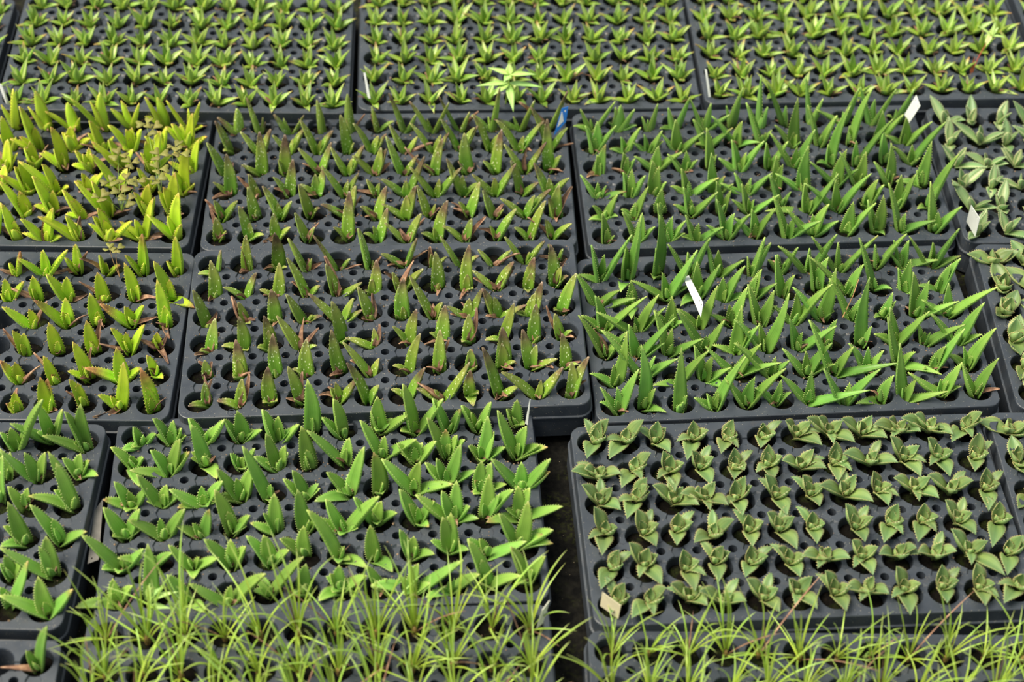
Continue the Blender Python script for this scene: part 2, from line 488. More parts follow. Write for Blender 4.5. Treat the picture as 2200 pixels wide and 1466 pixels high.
for key in TRAYS:
    root = empty('plug_tray', (0, 0, 0))
    root.matrix_world = TM[key]
    tag(root, TRAY_LABEL[key], 'plug tray', 'black plug trays')
    link('deck', DECK, root)
    link('skirt', SKIRT, root)
    for i in range(NY):
        for j in range(NX):
            if in_frame(cell_pos(key, i, j)):
                link('cell', CELL, root, ((j - 5.5) * PX, (2.5 - i) * PY, 0))
    if key in ('R2', 'D2', 'C2'): link('moulded_mark', MARK, root, (-4.5 * PX, -HY + 0.0065, 0))
    if key in ('J', 'R1'): link('moulded_mark', MARK, root, (4.5 * PX, HY - 0.0065, 0))

# ------------------------------------------------------------------ plants
PROF = {
 'aloe':  [.92, 1.0, 1.0, .95, .88, .78, .66, .52, .37, .20, .05],
 'stub':  [.86, .97, 1.0, 1.0, .97, .92, .84, .73, .57, .36, .06],
 'spot':  [.92, 1.0, 1.02, 1.01, .97, .91, .82, .70, .55, .37, .14],
 'agave': [.55, .58, .70, .87, .98, 1.0, .93, .76, .52, .25, .02],
 'rosette': [.75, .82, .92, 1.0, .98, .90, .77, .60, .40, .19, .02],
 'blade': [.8, .9, 1.0, 1.0, .98, .94, .88, .78, .62, .40, .08],
 'ovate': [.12, .55, .85, 1.0, 1.0, .92, .78, .60, .40, .20, .02],
 'dry':   [.7, .9, 1.0, .95, .88, .8, .72, .6, .5, .42, .25],
}
RING = [(-1, 1), (-.55, 1), (0, 1), (.55, 1), (1, 1), (.62, -1), (0, -1), (-.62, -1)]

def leaf_mesh(name, mat, tip, W, prof='aloe', th=0.26, bow=0.04, chan=0.10, teeth=0, brown=0.04, start=(0, 0, 0), rim=0.0, toothlen=0.0016, roll=0.0, sbend=0.0, arch=None):
    v = Vector(tip); s0 = Vector(start)
    v = v - s0
    L = v.length
    h = Vector((v.x, v.y, 0)); hl = h.length
    cz = 0.5 * v.z + bow * L
    if rim and hl > 0.014: cz = max(cz, rim)
    ctrl = Vector((v.x * 0.42, v.y * 0.42, cz)) if arch is None else Vector((v.x * 0.35, v.y * 0.35, arch))
    pr = PROF[prof]
    n = len(pr) - 1
    verts, att, faces = [], [], []
    frames = []
    side0 = Vector((0, -1, 0)).cross(Vector((0, 0, 1)))
    for k in range(n + 1):
        t = k / n
        p = s0 + ctrl * (2 * (1 - t) * t) + v * (t * t)
        T = (ctrl * (2 * (1 - 2 * t)) + v * (2 * t))
        if T.length < 1e-6: T = v.copy()
        T.normalize()
        N = Vector((0, 0, 1)) - T * T.z
        if N.length < 0.12: N = N + (-h.normalized() * 0.3 if hl > 1e-4 else Vector((0, -0.3, 0)))
        N = (N - T * N.dot(T)).normalized()
        S = T.cross(N)
        if roll:
            S, N = S * math.cos(roll * t) + N * math.sin(roll * t), N * math.cos(roll * t) - S * math.sin(roll * t)
        if sbend: p = p + S * (sbend * L * math.sin(math.pi * t))
        w = W * pr[k] * 0.5
        frames.append((p, T, N, S, w))
        tk = th * W * (0.35 + 0.65 * pr[k]) * 0.5 if th > 0.05 else th * W
        for (a, sd) in RING:
            if sd > 0: z = chan * w * (a * a - 0.5) * 2
            else: z = chan * w * -1.0 - tk * (1 - a * a * 0.9) * 1.6
            verts.append(p + S * (a * w) + N * z)
            att.append((t, a * 0.5 + 0.5, brown, 0.0 if sd > 0 else -1.0))
    m = len(RING)
    for k in range(n):
        for j in range(m):
            j2 = (j + 1) % m
            faces.append((k * m + j, k * m + j2, (k + 1) * m + j2, (k + 1) * m + j))
    faces.append(tuple(range(m - 1, -1, -1)))
    b = n * m
    faces.append(tuple(b + q for q in range(m)))
    if teeth:
        for q in range(teeth):
            t = 0.10 + 0.84 * (q + 0.5) / teeth
            k = min(int(t * n), n - 1); f = t * n - k
            for sd in (-1, 1):
                pts = []
                for tt in (t - 0.0011 / L * 0.9, t + 0.0011 / L * 0.9):
                    kk = min(max(int(tt * n), 0), n - 1); ff = tt * n - kk
                    A, Bf = frames[kk], frames[kk + 1]
                    p = A[0].lerp(Bf[0], ff); S = A[3].lerp(Bf[3], ff); N = A[2]; w = A[4] + (Bf[4] - A[4]) * ff
                    pts.append((p + S * (sd * w * 0.985) + N * (chan * w * 0.9), S, N, A[1]))
                e1, e2 = pts[0][0], pts[1][0]
                S, N, T = pts[0][1], pts[0][2], pts[0][3]
                mid = (e1 + e2) * 0.5
                apex = mid + S * (sd * toothlen) + T * (0.5 * toothlen) + N * (0.3 * toothlen)
                low = mid - N * 0.0007
                o = len(verts)
                verts += [e1, e2, low, apex]
                att += [(t, 0.5, 0.0, 0.75)] * 3 + [(t, 0.5, 0.0, 1.0)]
                faces += [(o, o + 1, o + 3), (o + 1, o + 2, o + 3), (o + 2, o, o + 3)]
    me = mesh(name, verts, faces, mat)
    ca = me.color_attributes.new('lf', 'FLOAT_COLOR', 'POINT')
    ca.data.foreach_set('color', np.array(att, dtype=np.float32).ravel())
    return me

def dry_mesh(tip, W, seed):
    r = random.Random(seed)
    return leaf_mesh('dry_leaf', M['dry'], tip, W, 'dry', th=0.06, bow=r.uniform(-0.02, 0.10), chan=r.uniform(0.3, 0.75), brown=0.0, rim=0.010, roll=r.uniform(-1.4, 1.4), sbend=r.uniform(-0.12, 0.12))

def build_soil():
    out = []
    for s in range(4):
        r = random.Random(s)
        V, F = [(0, 0, 0.0008)], []
        rings, n = 5, 20
        for q in range(1, rings + 1):
            for k in range(n):
                a = 2 * math.pi * k / n
                rr = 0.0172 * q / rings
                V.append((rr * math.cos(a), rr * math.sin(a), r.uniform(-0.0012, 0.0012) - 0.0012 * (q / rings) ** 2))
        for k in range(n):
            k2 = (k + 1) % n
            F.append((0, 1 + k, 1 + k2))
            for q in range(rings - 1):
                F.append((1 + q * n + k, 1 + (q + 1) * n + k, 1 + (q + 1) * n + k2, 1 + q * n + k2))
        b = len(V)
        for k in range(n):
            a = 2 * math.pi * k / n
            V.append((0.0150 * math.cos(a), 0.0150 * math.sin(a), -0.030))
        for k in range(n):
            k2 = (k + 1) % n
            F.append((1 + (rings - 1) * n + k, b + k, b + k2, 1 + (rings - 1) * n + k2))
        F.append(tuple(b + k for k in range(n - 1, -1, -1)))
        out.append(mesh('soil_plug', V, F, M['soil']))
    return out
SOIL = build_soil()
SOIL_Z = -0.0125

def soil_plug(root, key, i, j):
    c = cell_pos(key, i, j, SOIL_Z - rng.uniform(0, 0.003))
    o = link('soil_plug', SOIL[rng.randrange(4)], root, c - root.location)
    o.rotation_euler.z = rng.uniform(0, 6.28)

ROWN = ['back row', 'second row from back', 'third row from back', 'third row from front', 'second row from front', 'front row']
ORD = ['leftmost', 'second from left', 'third from left', 'fourth from left', 'fifth from left', 'sixth from left',
       'sixth from right', 'fifth from right', 'fourth from right', 'third from right', 'second from right', 'rightmost']
ORDR = {11: 'rightmost', 10: 'second from right', 9: 'third from right', 8: 'fourth from right', 7: 'fifth from right', 6: 'sixth from right', 5: 'seventh from right', 4: 'eighth from right'}
SPEC = {  # tray: name, plain name, material, profile, width range, thickness, teeth, group, tray words
 'C2': ('spotted_aloe', 'spotted aloe', 'spotted', 'spot', 0.0178, 0.32, 10, 'spotted aloes', 'tray with blue tag'),
 'D2': ('spotted_aloe', 'spotted aloe', 'spotted', 'spot', 0.0178, 0.32, 10, 'spotted aloes', 'untagged centre tray'),
 'R1': ('long_leaved_aloe', 'long-leaved green aloe', 'long', 'aloe', 0.0185, 0.36, 13, 'long-leaved green aloes', 'punched-tag tray'),
 'R2': ('long_leaved_aloe', 'long-leaved green aloe', 'long', 'aloe', 0.0185, 0.36, 13, 'long-leaved green aloes', 'half-hidden-tag tray'),
 'J': ('agave_rosette', 'grey-green agave', 'agave', 'agave', 0.0200, 0.07, 13, 'grey-green agaves', 'beige-tag tray'),
 'B1': ('broad_leaved_aloe', 'broad-leaved aloe', 'stub', 'stub', 0.0190, 0.36, 13, 'broad-leaved aloes', 'tray behind grasses'),
 'L1': ('yellow_green_aloe', 'tall yellow-green aloe', 'yellow', 'stub', 0.0190, 0.32, 12, 'tall yellow-green aloes', 'crowded clover tray'),
 'L2': ('yellow_green_aloe', 'browning yellow-green aloe', 'browning', 'stub', 0.0185, 0.34, 10, 'browning yellow-green aloes', 'left tray'),
 'L3': ('plump_aloe', 'plump toothed aloe', 'stub', 'stub', 0.0185, 0.34, 13, 'plump toothed aloes', 'lower left tray'),
 'L4': ('plump_aloe', 'plump toothed aloe', 'stub', 'stub', 0.0170, 0.34, 13, 'plump toothed aloes', 'bottom left corner tray'),
}
PLANTS = {
'C2':[
(0,0,'9,-7:-26,-14,42b 1,-1,50 -9,-19,12d;-3,-7:-12,-8,74b 6,0,31 10,-2,24b;0,-10:-20,-10,46b -7,-4,34 23,-6,43b;5,-8:-4,-3,67 -5,-3,25b;4,-10:-1,-1,78 -4,-2,39b 23,1,39d;1,0:-7,-3,47 25,-8,24 -10,1,28d;-1,-6:-21,-11,82b 17,-5,39 -12,-1,19d;-3,-10:-32,-15,72b 25,-8,67 -7,-3,30s;-4,-7:-31,-14,78b 13,-4,42 27,-1,41d;1,-7:9,-4,87b -31,-14,42 -6,-2,30s;0,-3:19,-7,63 -40,-18,33b -11,-4,28s;-1,-2:25,-10,81b -46,-8,56d'),
(1,0,'1,1:-20,4,54b -9,-18,15s -7,2,20;0,-4:-25,-2,42 18,7,41b;0,-2:-22,-3,34 24,4,42b 6,5,21s;-1,-5:-23,5,58 24,4,41b 6,5,21s;1,-5:-10,14,60 9,2,18s;-6,-6:-27,2,54 9,6,28 21,3,35b;2,-7:-25,3,51 16,3,30 39,0,22d;-1,-7:-35,-1,57 10,6,30 22,3,38b;-5,-4:-29,3,58 20,5,42 25,4,46b;-4,-2:-26,6,60b 13,3,28;-3,-5:-36,0,58 34,3,57b 5,6,24s;-1,-1:-31,8,73b 24,2,41 35,-4,16d'),
(2,0,'-3,-3:-23,4,56 11,0,15;6,-3:-1,20,64b -27,-8,24;-3,-2:1,20,57b -9,2,23;4,2:-29,-2,45 18,10,48b -25,-2,16d;2,-3:-23,3,47 25,7,49b 6,6,23s;-1,-6:-31,-5,39 9,11,42 17,8,43b 22,5,19d;-3,-7:-24,8,65 22,3,36b;0,-5:4,10,33 11,14,55b -19,-4,19 -45,8,42d;6,-3:-7,17,60 -15,-1,22b;2,-2:8,18,66b -18,-2,21;3,-2:-32,0,51 29,4,54b 2,21,28d;-5,1:-6,24,76b 16,2,26 20,-18,12d'),
(3,0,'7,1:-3,19,61b -22,-4,27 -22,-23,12d;3,-2:-10,6,36 -28,8,30d -1,3,15s;6,0:6,17,53b -21,-1,34 -22,-2,13d;2,1:-2,9,30 11,11,41b -23,-5,22;-1,-3:-31,1,54 21,5,39b 5,6,22s;2,-2:-14,2,27 4,5,18s -28,-6,12d;2,-3:-35,-7,35 -1,7,21s 26,11,65b;1,-6:-37,-1,55 37,2,54b 5,7,26s;-2,-4:-2,10,28 -25,8,61b 23,-1,25;1,-3:-34,-4,40 28,6,54b -2,8,24s;-5,-4:-16,11,54 24,-2,25b -9,11,19d;-7,-7:-24,7,54b -2,8,25 27,0,34'),
(4,0,'0,0:-10,4,29 23,3,31 -24,8,27d;4,1:-9,11,47 1,-1,15s;-5,2:-22,5,52b 17,3,27 -3,5,20s;-5,3:-15,9,50 14,0,15b;2,3:-34,-9,28b 14,11,47 22,13,27d;3,-3:14,12,50b -22,-3,24 -16,2,13d;1,-2:-33,-7,30 1,11,31 14,12,49b;-9,-1:-17,9,50 9,4,20s 15,4,13d;4,2:15,12,52 -14,1,23 -25,3,20d;-1,-4:-18,7,44 12,0,16s;-1,-1:-36,-6,36 12,6,33 35,2,50b;1,-6:1,16,47 -13,5,32b 20,23,40d'),
(5,0,'-2,6:-3,9,31 11,0,15s -13,25,40d;-3,7:-12,11,49 1,8,21s 23,-9,15;-7,6:-4,11,36 20,0,21 -17,-22,12d;-7,2:-16,7,43 10,4,20s 16,11,23d;6,3:3,25,68b -19,-2,23;5,-1:14,13,50b -6,5,22s -19,-4,16;4,-4:-31,-3,37 19,9,45 24,15,32d;3,-1:13,16,60b -23,-6,17 -6,4,18s;-2,-4:-31,-5,31 9,9,34 29,15,34d;-1,1:27,6,51 -9,3,20s -26,0,17d;3,-1:20,13,61 -22,-3,23;-9,0:-10,6,28 27,-1,29 -36,7,31d'),
],
'D2':[
(0,0,'7,-8:9,3,41b -21,-18,15 -1,-4,15s;7,-8:2,5,65 2,2,17s -8,-14,12d -7,7,42d;5,-4:-1,4,64b 14,-11,15s -7,-5,15s;2,-10:-21,-5,66 7,1,23s 21,-1,18d;3,-10:-31,-9,73b 16,-2,24 32,-4,16d;2,-9:-13,0,75 4,0,16s 16,2,22d;6,-3:-31,-11,30 17,0,51b 32,-1,30d -23,-16,12d;2,-11:-4,7,33d 20,-4,26 -2,2,23s;-2,-11:-28,-7,62 24,-5,26b;0,-11:-22,-6,35 23,-4,34 36,-3,28d;0,-7:-29,-7,54 25,-5,47b 5,0,20s;2,-4:6,0,22s -15,-3,32s -27,-7,12d'),
(1,0,'8,-8:-3,19,54 3,-2,15s -5,-17,12d;7,-8:-28,-6,25 16,10,39b;7,-9:3,18,48 -23,-5,19 -19,-9,12d;4,-10:-25,10,63 18,1,21b -21,7,22d;2,-11:-15,11,50 34,-2,30 -19,29,48d 5,4,12d;6,-9:5,17,49b -1,8,21s -10,-10,15s;-1,-2:-10,5,27 32,2,39 -22,8,25d 18,21,36d;7,-2:-4,19,51 2,-4,15s 1,-25,12d;4,-6:2,23,63b 0,8,21 9,-13,15s -8,-31,12d;2,-7:-34,-3,37 21,8,45b 21,12,26d -33,0,20d;1,-7:7,14,45b 3,7,22 0,-24,15s;-5,-2:-9,18,57b 7,7,27 17,-1,18b 14,19,32d'),
(2,0,'3,-11:-16,13,56 3,-8,15s 12,10,19d;9,-6:-8,8,32 9,-14,15s -19,18,34d;5,-4:-4,15,45b -8,-13,15s -1,-22,12d;2,-8:-23,6,46 24,-3,16b 10,0,15s;7,-9:-41,-1,53b 17,9,37 29,-1,25b;5,-8:-18,11,51 0,-4,15s -1,23,29d -13,-9,12d;3,-5:0,21,53b -9,-10,15s -1,5,15s;1,-7:-32,10,67 11,5,24 -21,8,23d;4,-9:-28,-4,24 1,10,26 18,11,45b -24,-6,12d;0,-10:-21,8,45b -5,9,28 39,-4,29b;1,-11:14,14,52b 5,11,33 -12,-4,15s -20,-10,15;0,-3:17,15,57 -11,-14,15s 10,-10,12d'),
(3,0,'9,-7:8,17,47 -11,-12,15 12,15,24d -18,-16,12d;9,-3:-5,16,45b -27,-10,15 8,-16,15s;0,-7:-6,16,48b -1,10,27 -14,-10,15;-1,-9:-30,7,56 22,-5,15s 2,27,35d 23,14,29d;8,8:-13,16,56 7,-12,15s;8,-6:-37,-9,24 -1,10,24s 6,18,25d;11,-2:9,16,49b -22,1,30 -13,-13,12d;11,0:3,19,49b -17,-2,17s -23,-19,12d;3,-2:-1,15,35 -9,-17,15s 9,26,37d;4,1:14,15,52 -23,-19,15s;3,-6:1,19,50b 6,-6,15s;-4,-2:-10,10,34 14,-2,15s -22,21,38d 16,-11,12d'),
(4,0,'9,-1:-4,8,24 -13,10,20d 4,13,17d -6,-8,12d;7,-3:-4,19,51b -3,9,24 -6,-14,15 15,-2,12d;11,-1:-4,21,56b -2,-3,15s;8,-5:-1,20,49 -19,-3,16b 1,-6,12d;8,-1:-12,19,60b -11,3,12d -13,-17,12d;5,-8:-36,5,56 9,7,25 -28,5,23d;10,-4:14,18,55 -21,-4,16;6,-4:0,23,54 -8,-3,15s 12,24,36d -17,-5,12d;3,-1:-1,10,25 9,-9,15 0,16,20d;2,1:-2,21,51b -2,12,30 17,-6,15 14,-17,12d;-4,-2:-13,16,52b 6,10,30 34,-5,21 29,-13,12d;-2,-4:-7,16,45b 16,-10,15s'),
(5,0,'11,3:-3,11,29 -21,-18,15b -5,23,30d 5,20,27d;10,-3:3,15,36 -28,-7,17b 11,25,36d;5,2:-3,18,47b -8,-15,15s 10,-11,15s;0,1:-15,14,50 -6,-10,15s 1,25,30d;5,3:25,6,35b -4,8,23s -10,3,18 -25,-5,12d;0,-3:-26,12,59b 14,6,25;8,2:21,11,46b -22,-3,18;10,-4:33,12,60 -34,-5,26b -12,2,17s -34,5,26d;1,4:-1,13,31b 5,-34,15 11,-13,15s;-4,-2:-24,19,71b 24,-1,21 -5,-17,12d;1,-5:-47,-2,47 31,8,49b 4,8,23s;1,-7:-1,19,45 20,16,59b -7,-6,15s 19,10,22d'),
],
'R1':[
(0,0,'5,-1:-20,-7,45 30,-12,66 -30,-13,17;2,-5:-7,-1,46 0,-1,51 20,-8,49 -17,-7,21s 26,-10,20;5,-9:-13,-4,32 8,-4,58;1,-7:-13,-4,46 16,-8,71b -25,-17,15;2,-8:-26,-9,64 5,-3,54 34,-14,42;3,1:7,-7,79 6,-4,47 -13,-4,41s;2,-8:-10,-2,103 5,-4,45;-3,-1:-39,-13,90 -2,-1,37s;-6,-1:-20,-4,93 10,-7,55 10,-5,22;3,2:10,-9,73 -50,-20,38 4,-4,44;1,-8:-30,-8,79 21,-15,83 -3,-2,52s;-3,1:14,-9,46 13,-11,71 -18,-8,15s'),
(1,0,'4,-2:-16,3,46 1,9,50 29,-2,53;7,-8:-8,3,28 19,1,50 -25,-10,15;-2,-11:-8,4,33s 17,1,44 20,-3,27 -25,-6,25;-1,-10:-7,11,53 35,-7,46 -27,-4,37;2,4:-26,0,50 33,-7,42b -22,-17,15s;3,6:-44,-8,59 4,5,40 33,-13,15;-2,9:-31,3,72 4,1,17s 12,-1,24;2,-3:-3,14,81 -34,-5,44 9,-7,15s -2,5,23;-2,-2:-26,6,71 18,1,57;2,0:17,5,102 -4,6,28s;4,9:-1,7,48 27,-5,53;-2,-7:-4,8,46 31,-7,52 -34,-9,24'),
(2,0,'5,-10:7,8,54b -4,7,35 -18,-17,12d;2,-6:-5,7,34 12,1,29 2,5,28s -22,-4,12d;3,3:2,7,38 -33,-9,31 36,-8,41;3,-7:0,7,36 -28,-4,38 17,-2,27 11,-11,12d;0,4:-12,11,65 6,2,22s;-2,-9:-16,7,55 29,-2,62 7,4,34s -34,-8,32;1,-2:-9,7,42 20,0,52;-4,-4:-46,-4,69 19,3,72 -1,7,35s;6,2:14,9,105 -7,6,33 -24,-15,15;2,0:-5,9,38s 38,-4,93;3,5:-10,10,51 -11,7,15d;-2,3:35,-5,82 -2,5,28s -32,-6,33 10,-8,15'),
(3,0,'1,-11:-29,-2,47 9,2,24s 38,-10,25b -3,6,26s;2,-10:1,10,46 20,1,43 4,2,17s -11,6,43;-4,-6:3,9,47 15,0,26 -7,12,55;3,-10:-14,6,47 39,-8,44b -29,-7,24 -1,5,23s;-3,-11:-10,15,68 12,2,36b 25,-5,28;0,-10:-20,2,39 5,4,28s 32,-5,47 -41,-12,30;4,3:4,6,40 -14,0,23 -6,12,51;0,-5:-2,14,73 -48,-12,41 -9,4,29s -6,-2,15b;7,8:6,8,60 -47,-9,49 25,-5,34;-6,4:4,8,56 -35,1,61;-1,6:-7,13,65 4,1,17s -30,-2,42;1,1:4,10,74 -9,3,24s -41,-15,17'),
(4,0,'5,-3:15,4,42 -19,-2,25 -24,-21,15 18,-12,15;3,-5:17,6,56 1,6,25s -19,-4,20;0,7:-1,8,37 -12,-2,16s 5,-3,15s;0,1:-14,6,45 34,-4,47 -1,5,22s -28,-7,23b;2,3:9,4,38 -12,9,50;-2,1:-15,7,47 38,-8,42 5,2,22s -28,-5,27;3,11:-23,5,54 10,1,28s -5,3,19;-3,-3:33,0,75 -10,9,47 -2,6,23s -67,-26,22;-2,-1:-9,11,49 36,-2,74 -57,-10,58;-4,4:10,5,49 -11,-14,15s 19,0,44 2,0,15s;0,5:-2,10,50 9,2,31 16,3,60;1,3:26,3,98 12,2,41 -22,-25,15'),
(5,0,'3,-5:-9,9,46 0,5,22s 10,-1,15s;3,-3:4,9,45 -24,3,51 23,-2,30;4,-7:-20,9,64 3,8,41 21,1,41 -2,6,22s 22,-4,21;2,-9:-20,5,46 0,7,29s 33,-6,35 -24,-7,15;1,-4:-20,10,65 7,7,42 28,-1,49 -32,-6,30;-2,-3:-8,10,44 24,2,54 -32,-4,39;2,-5:-28,8,69 6,5,36s 41,-9,41;-5,0:16,4,54 -44,-5,50 32,-7,33 -3,8,30s;2,1:2,9,51 31,-2,60;1,4:2,10,58 -19,7,51 7,-26,15s;-7,2:-29,11,79 3,4,29s 43,-12,31;-2,0:29,-3,50 -17,17,77 1,5,31s'),
],
'R2':[
(0,0,'8,-8:-16,1,68 2,3,48s 36,-6,96 -34,-11,22;3,-5:9,3,117 -6,5,56 8,1,50 -12,-43,15;1,-1:-5,7,106 -5,4,47 -7,-25,15s;3,-7:-36,-7,68 20,-2,78 -6,3,44s;-2,-7:-19,0,58 -2,4,44 33,-9,41;2,-9:10,0,74 19,-3,67b -8,2,34s;1,-4:17,-3,51 -21,-5,27 -7,2,31;-3,-10:-52,-13,63 26,-6,82 -4,3,45s;-3,-9:-50,-10,75 39,-12,83b -8,5,51s;10,3:27,-8,69 -9,2,37;0,1:2,1,45 -18,0,46s 46,-15,25 -19,-4,22;-2,-6:-43,-8,64 -4,3,43s 22,-7,81 34,-11,33b'),
(1,0,'-2,-7:-31,3,56 29,-2,33 51,-12,29 1,3,15s;1,-4:-2,10,32 -1,-47,15;8,6:34,7,84 -9,8,38 -53,-12,41 29,-5,27;9,6:24,5,57 -6,14,51 -28,-37,15 -3,3,15s;-2,-8:24,6,63 -2,10,36 41,-9,29;-8,-8:11,8,51 7,7,40s 33,-4,37;-5,-6:-17,14,67 12,5,39;2,11:8,8,51 -17,10,52 30,-9,15;0,-2:14,6,50 -1,5,20s -62,-5,70;-4,7:-34,12,82 19,-18,15;-9,-6:2,11,52 -13,8,39 18,-18,15;-2,-5:8,6,46 18,5,58 -36,-10,18 10,2,26'),
(2,0,'3,-4:-15,11,54 52,-1,68 -33,-5,32;3,-11:25,8,66 -4,7,24s -57,-11,48 35,0,50;6,-3:-1,13,45 -24,0,32 18,-5,15;2,-6:18,11,69 -33,-3,37;2,0:16,9,60 -4,8,27s -31,-7,22;-1,-5:-23,11,64 12,9,56 18,2,34;2,-6:-2,13,47s 41,2,75 -33,-3,35;-3,1:9,15,81 16,-2,17s -47,-1,59;-6,-5:-40,6,72 9,6,38;-5,2:13,1,27 -17,-22,15s 8,6,38;-3,0:-12,17,64 9,9,57 50,-11,40;-2,-2:-6,13,47 54,-8,64 -43,-7,34'),
(3,0,'0,-1:-40,4,70 13,2,22 25,3,43 -23,16,33d;-2,-8:-14,11,51 45,4,75 -52,-5,56 34,-3,33;-3,-4:-24,12,69 2,10,38s 43,-6,38;3,5:21,5,49 -43,3,68 1,5,17s;2,-6:0,18,70 -35,-8,21 13,5,36 24,4,49;-3,-6:-12,10,42 21,16,94 -48,-1,59;-2,-6:-16,10,48 3,6,27s 44,-4,52;-6,-2:-30,3,46 8,8,43;-2,-1:-3,25,102 9,4,31;2,0:-15,13,53 34,1,61 -34,-7,22;-4,-6:-14,7,36s 45,-7,47 -1,5,19s;-2,-7:22,7,72 -46,0,55 28,-5,24'),
(4,0,'7,-4:-35,-7,27 10,20,80 -4,8,28s;0,7:14,5,35s -60,1,85 43,-4,41;4,-6:34,4,59 -36,-21,15 0,8,26s;-5,-4:8,8,38 -18,11,53 31,-4,29 24,-31,15b;-6,5:27,5,53 -46,-2,52 55,-11,35;-3,0:3,7,27s -56,-3,62 21,0,29;2,0:25,5,55 -5,10,32s 33,-6,26 -39,0,47;-7,-3:-43,12,87 20,5,48 79,-19,45;-5,-3:-31,5,49 -3,11,37s 16,4,39;-3,10:-26,15,72 17,0,24 48,-35,19;-3,-2:10,6,38 28,6,72 -18,-15,15s;1,2:24,6,67 -10,7,29s -34,-5,26'),
(5,0,'6,-2:-26,3,42 -4,11,34s 21,13,67 -26,-4,21;-4,3:-10,27,89 12,5,30 27,-22,15;-1,-5:-5,28,88 7,5,23 -2,-5,15s;1,-4:-12,4,23 2,7,26s 31,13,85 -29,-4,23;0,0:-32,2,44 6,10,42 42,3,68;-5,0:3,9,34s -31,-2,30 17,0,21;-6,-1:-1,13,45s 72,-15,43 -42,0,49;-3,-7:-34,7,58 37,4,65 3,8,33s;2,-3:11,7,41 -37,-21,15;-11,-3:-15,24,79 11,5,33 51,-12,30;-2,6:17,7,51 -53,-6,43 -4,6,18s 22,-4,17;-1,1:-27,8,50 18,8,61 29,-2,13d'),
],
'J':[
(0,0,'4,9:6,9,31 16,9,36 -11,-44,19;-1,7:22,7,37 -22,-46,19;-6,4:2,10,31 17,-33,19;0,7:-2,9,27 -12,-51,19;-1,5:6,8,31 -11,-40,19;3,6:0,2,23 -8,-34,19;3,7:-18,1,29 27,-33,22;2,8:-18,3,31 27,-31,22 -34,-2,34;1,6:-32,-3,33 -4,3,23 27,-24,22;6,10:-17,-2,25 23,-18,21 -39,-14,27;2,11:-24,-1,30 24,-27,22 -43,-10,32;4,10:19,-8,27 -25,-40,19 18,1,33'),
(1,0,'3,1:-35,-14,27 28,-13,24 -18,-7,23;4,9:20,3,33 -17,-44,19;5,5:2,6,27 -9,9,31 5,-46,19;1,9:-12,5,29 11,-43,19;2,6:-3,11,29 -5,-33,19 9,-18,19;0,8:-1,12,30 2,-39,19;-1,4:-28,-10,25 28,-18,22;-1,8:-1,12,31 -3,-45,19;0,9:-39,-11,29 31,-18,23;1,11:-22,9,36 13,-43,19;1,11:-17,7,33 6,-45,19;5,10:2,14,35 -9,-38,19'),
(2,0,'1,8:-25,2,34 24,-25,20;1,11:15,1,28 -13,-44,19 12,10,34;5,6:-29,0,33 29,-20,22;0,8:-33,-12,26 26,-24,21 -15,-5,23;-5,7:-3,9,27 4,-41,19 9,10,34;2,8:-17,9,34 8,-43,19;1,9:-12,8,30 7,-32,19;2,8:-38,-10,29 29,-28,23;0,11:-9,9,30 6,-37,19;3,11:-32,-5,30 23,-29,22;4,8:-34,-2,33 23,-6,30;6,9:-3,11,30 -8,-50,19'),
(3,0,'1,11:-15,13,37 -5,-47,19;5,9:-11,12,34 13,-33,19;2,11:0,8,27 -3,-36,19;1,2:24,1,33 -25,-26,19;3,7:-3,7,25 0,-38,19;-3,6:-18,4,30 16,-43,19;-6,7:-2,7,25 0,-38,19;4,5:-16,11,35 5,-35,19;4,10:6,8,31 -16,-44,19;1,11:-1,8,28 -15,-46,19;1,9:-20,8,33 14,-34,19;7,8:-1,9,29 -19,-55,19'),
(4,0,'4,9:7,7,29 -15,-45,19;-1,10:-20,9,35 19,-41,19 4,7,28;6,3:-6,9,29 7,-45,19;-2,11:7,5,28 0,-42,19;-2,8:-3,9,26 -12,-35,19;0,6:-17,2,28 8,-34,19;0,11:-32,-14,22 27,-15,22 -9,0,22;1,9:-15,6,29 7,-38,19;1,11:-26,-13,19 19,-6,26;3,9:-25,-11,21 22,-10,24;3,11:-28,8,37 30,-50,25;7,9:12,4,31 -13,-47,19'),
(5,0,'4,10:8,8,29 -8,-29,19;-1,7:18,2,29 -23,-36,19;3,10:-25,0,30 19,-22,19;0,4:-32,-6,29 24,-13,21;4,6:-24,5,33 14,-32,19;1,11:-13,3,26 18,-34,19;2,9:-15,10,33 7,-38,19;-3,11:-30,-13,21 22,-18,20;-2,9:-13,12,33 -2,-48,19;1,11:-4,13,30 -3,-35,19;1,8:-7,15,32 -2,-38,19;5,8:2,3,24 -27,-37,19'),
],
'B1':[
(0,0,'8,-8:-7,2,34 20,0,25 -20,-22,15;1,-8:-17,0,49 15,2,30 21,-1,20 5,7,38;-1,-6:-15,1,44 28,1,43;2,-6:-2,7,49 -18,-1,42 28,-3,26;5,-10:-15,3,58 2,8,40 29,-1,37;2,5:-1,13,84 3,3,20s;1,-4:-10,6,63 -25,-4,39 3,0,15s;4,4:-3,8,54 36,-4,35 -11,1,34 -9,0,19s;6,-2:-15,8,82 35,1,65 -19,-12,15 -14,1,36;5,-4:-20,3,60 14,3,42b;-2,0:-20,0,43 16,3,48 -8,2,28;3,5:1,6,40 12,-14,15 -11,1,28'),
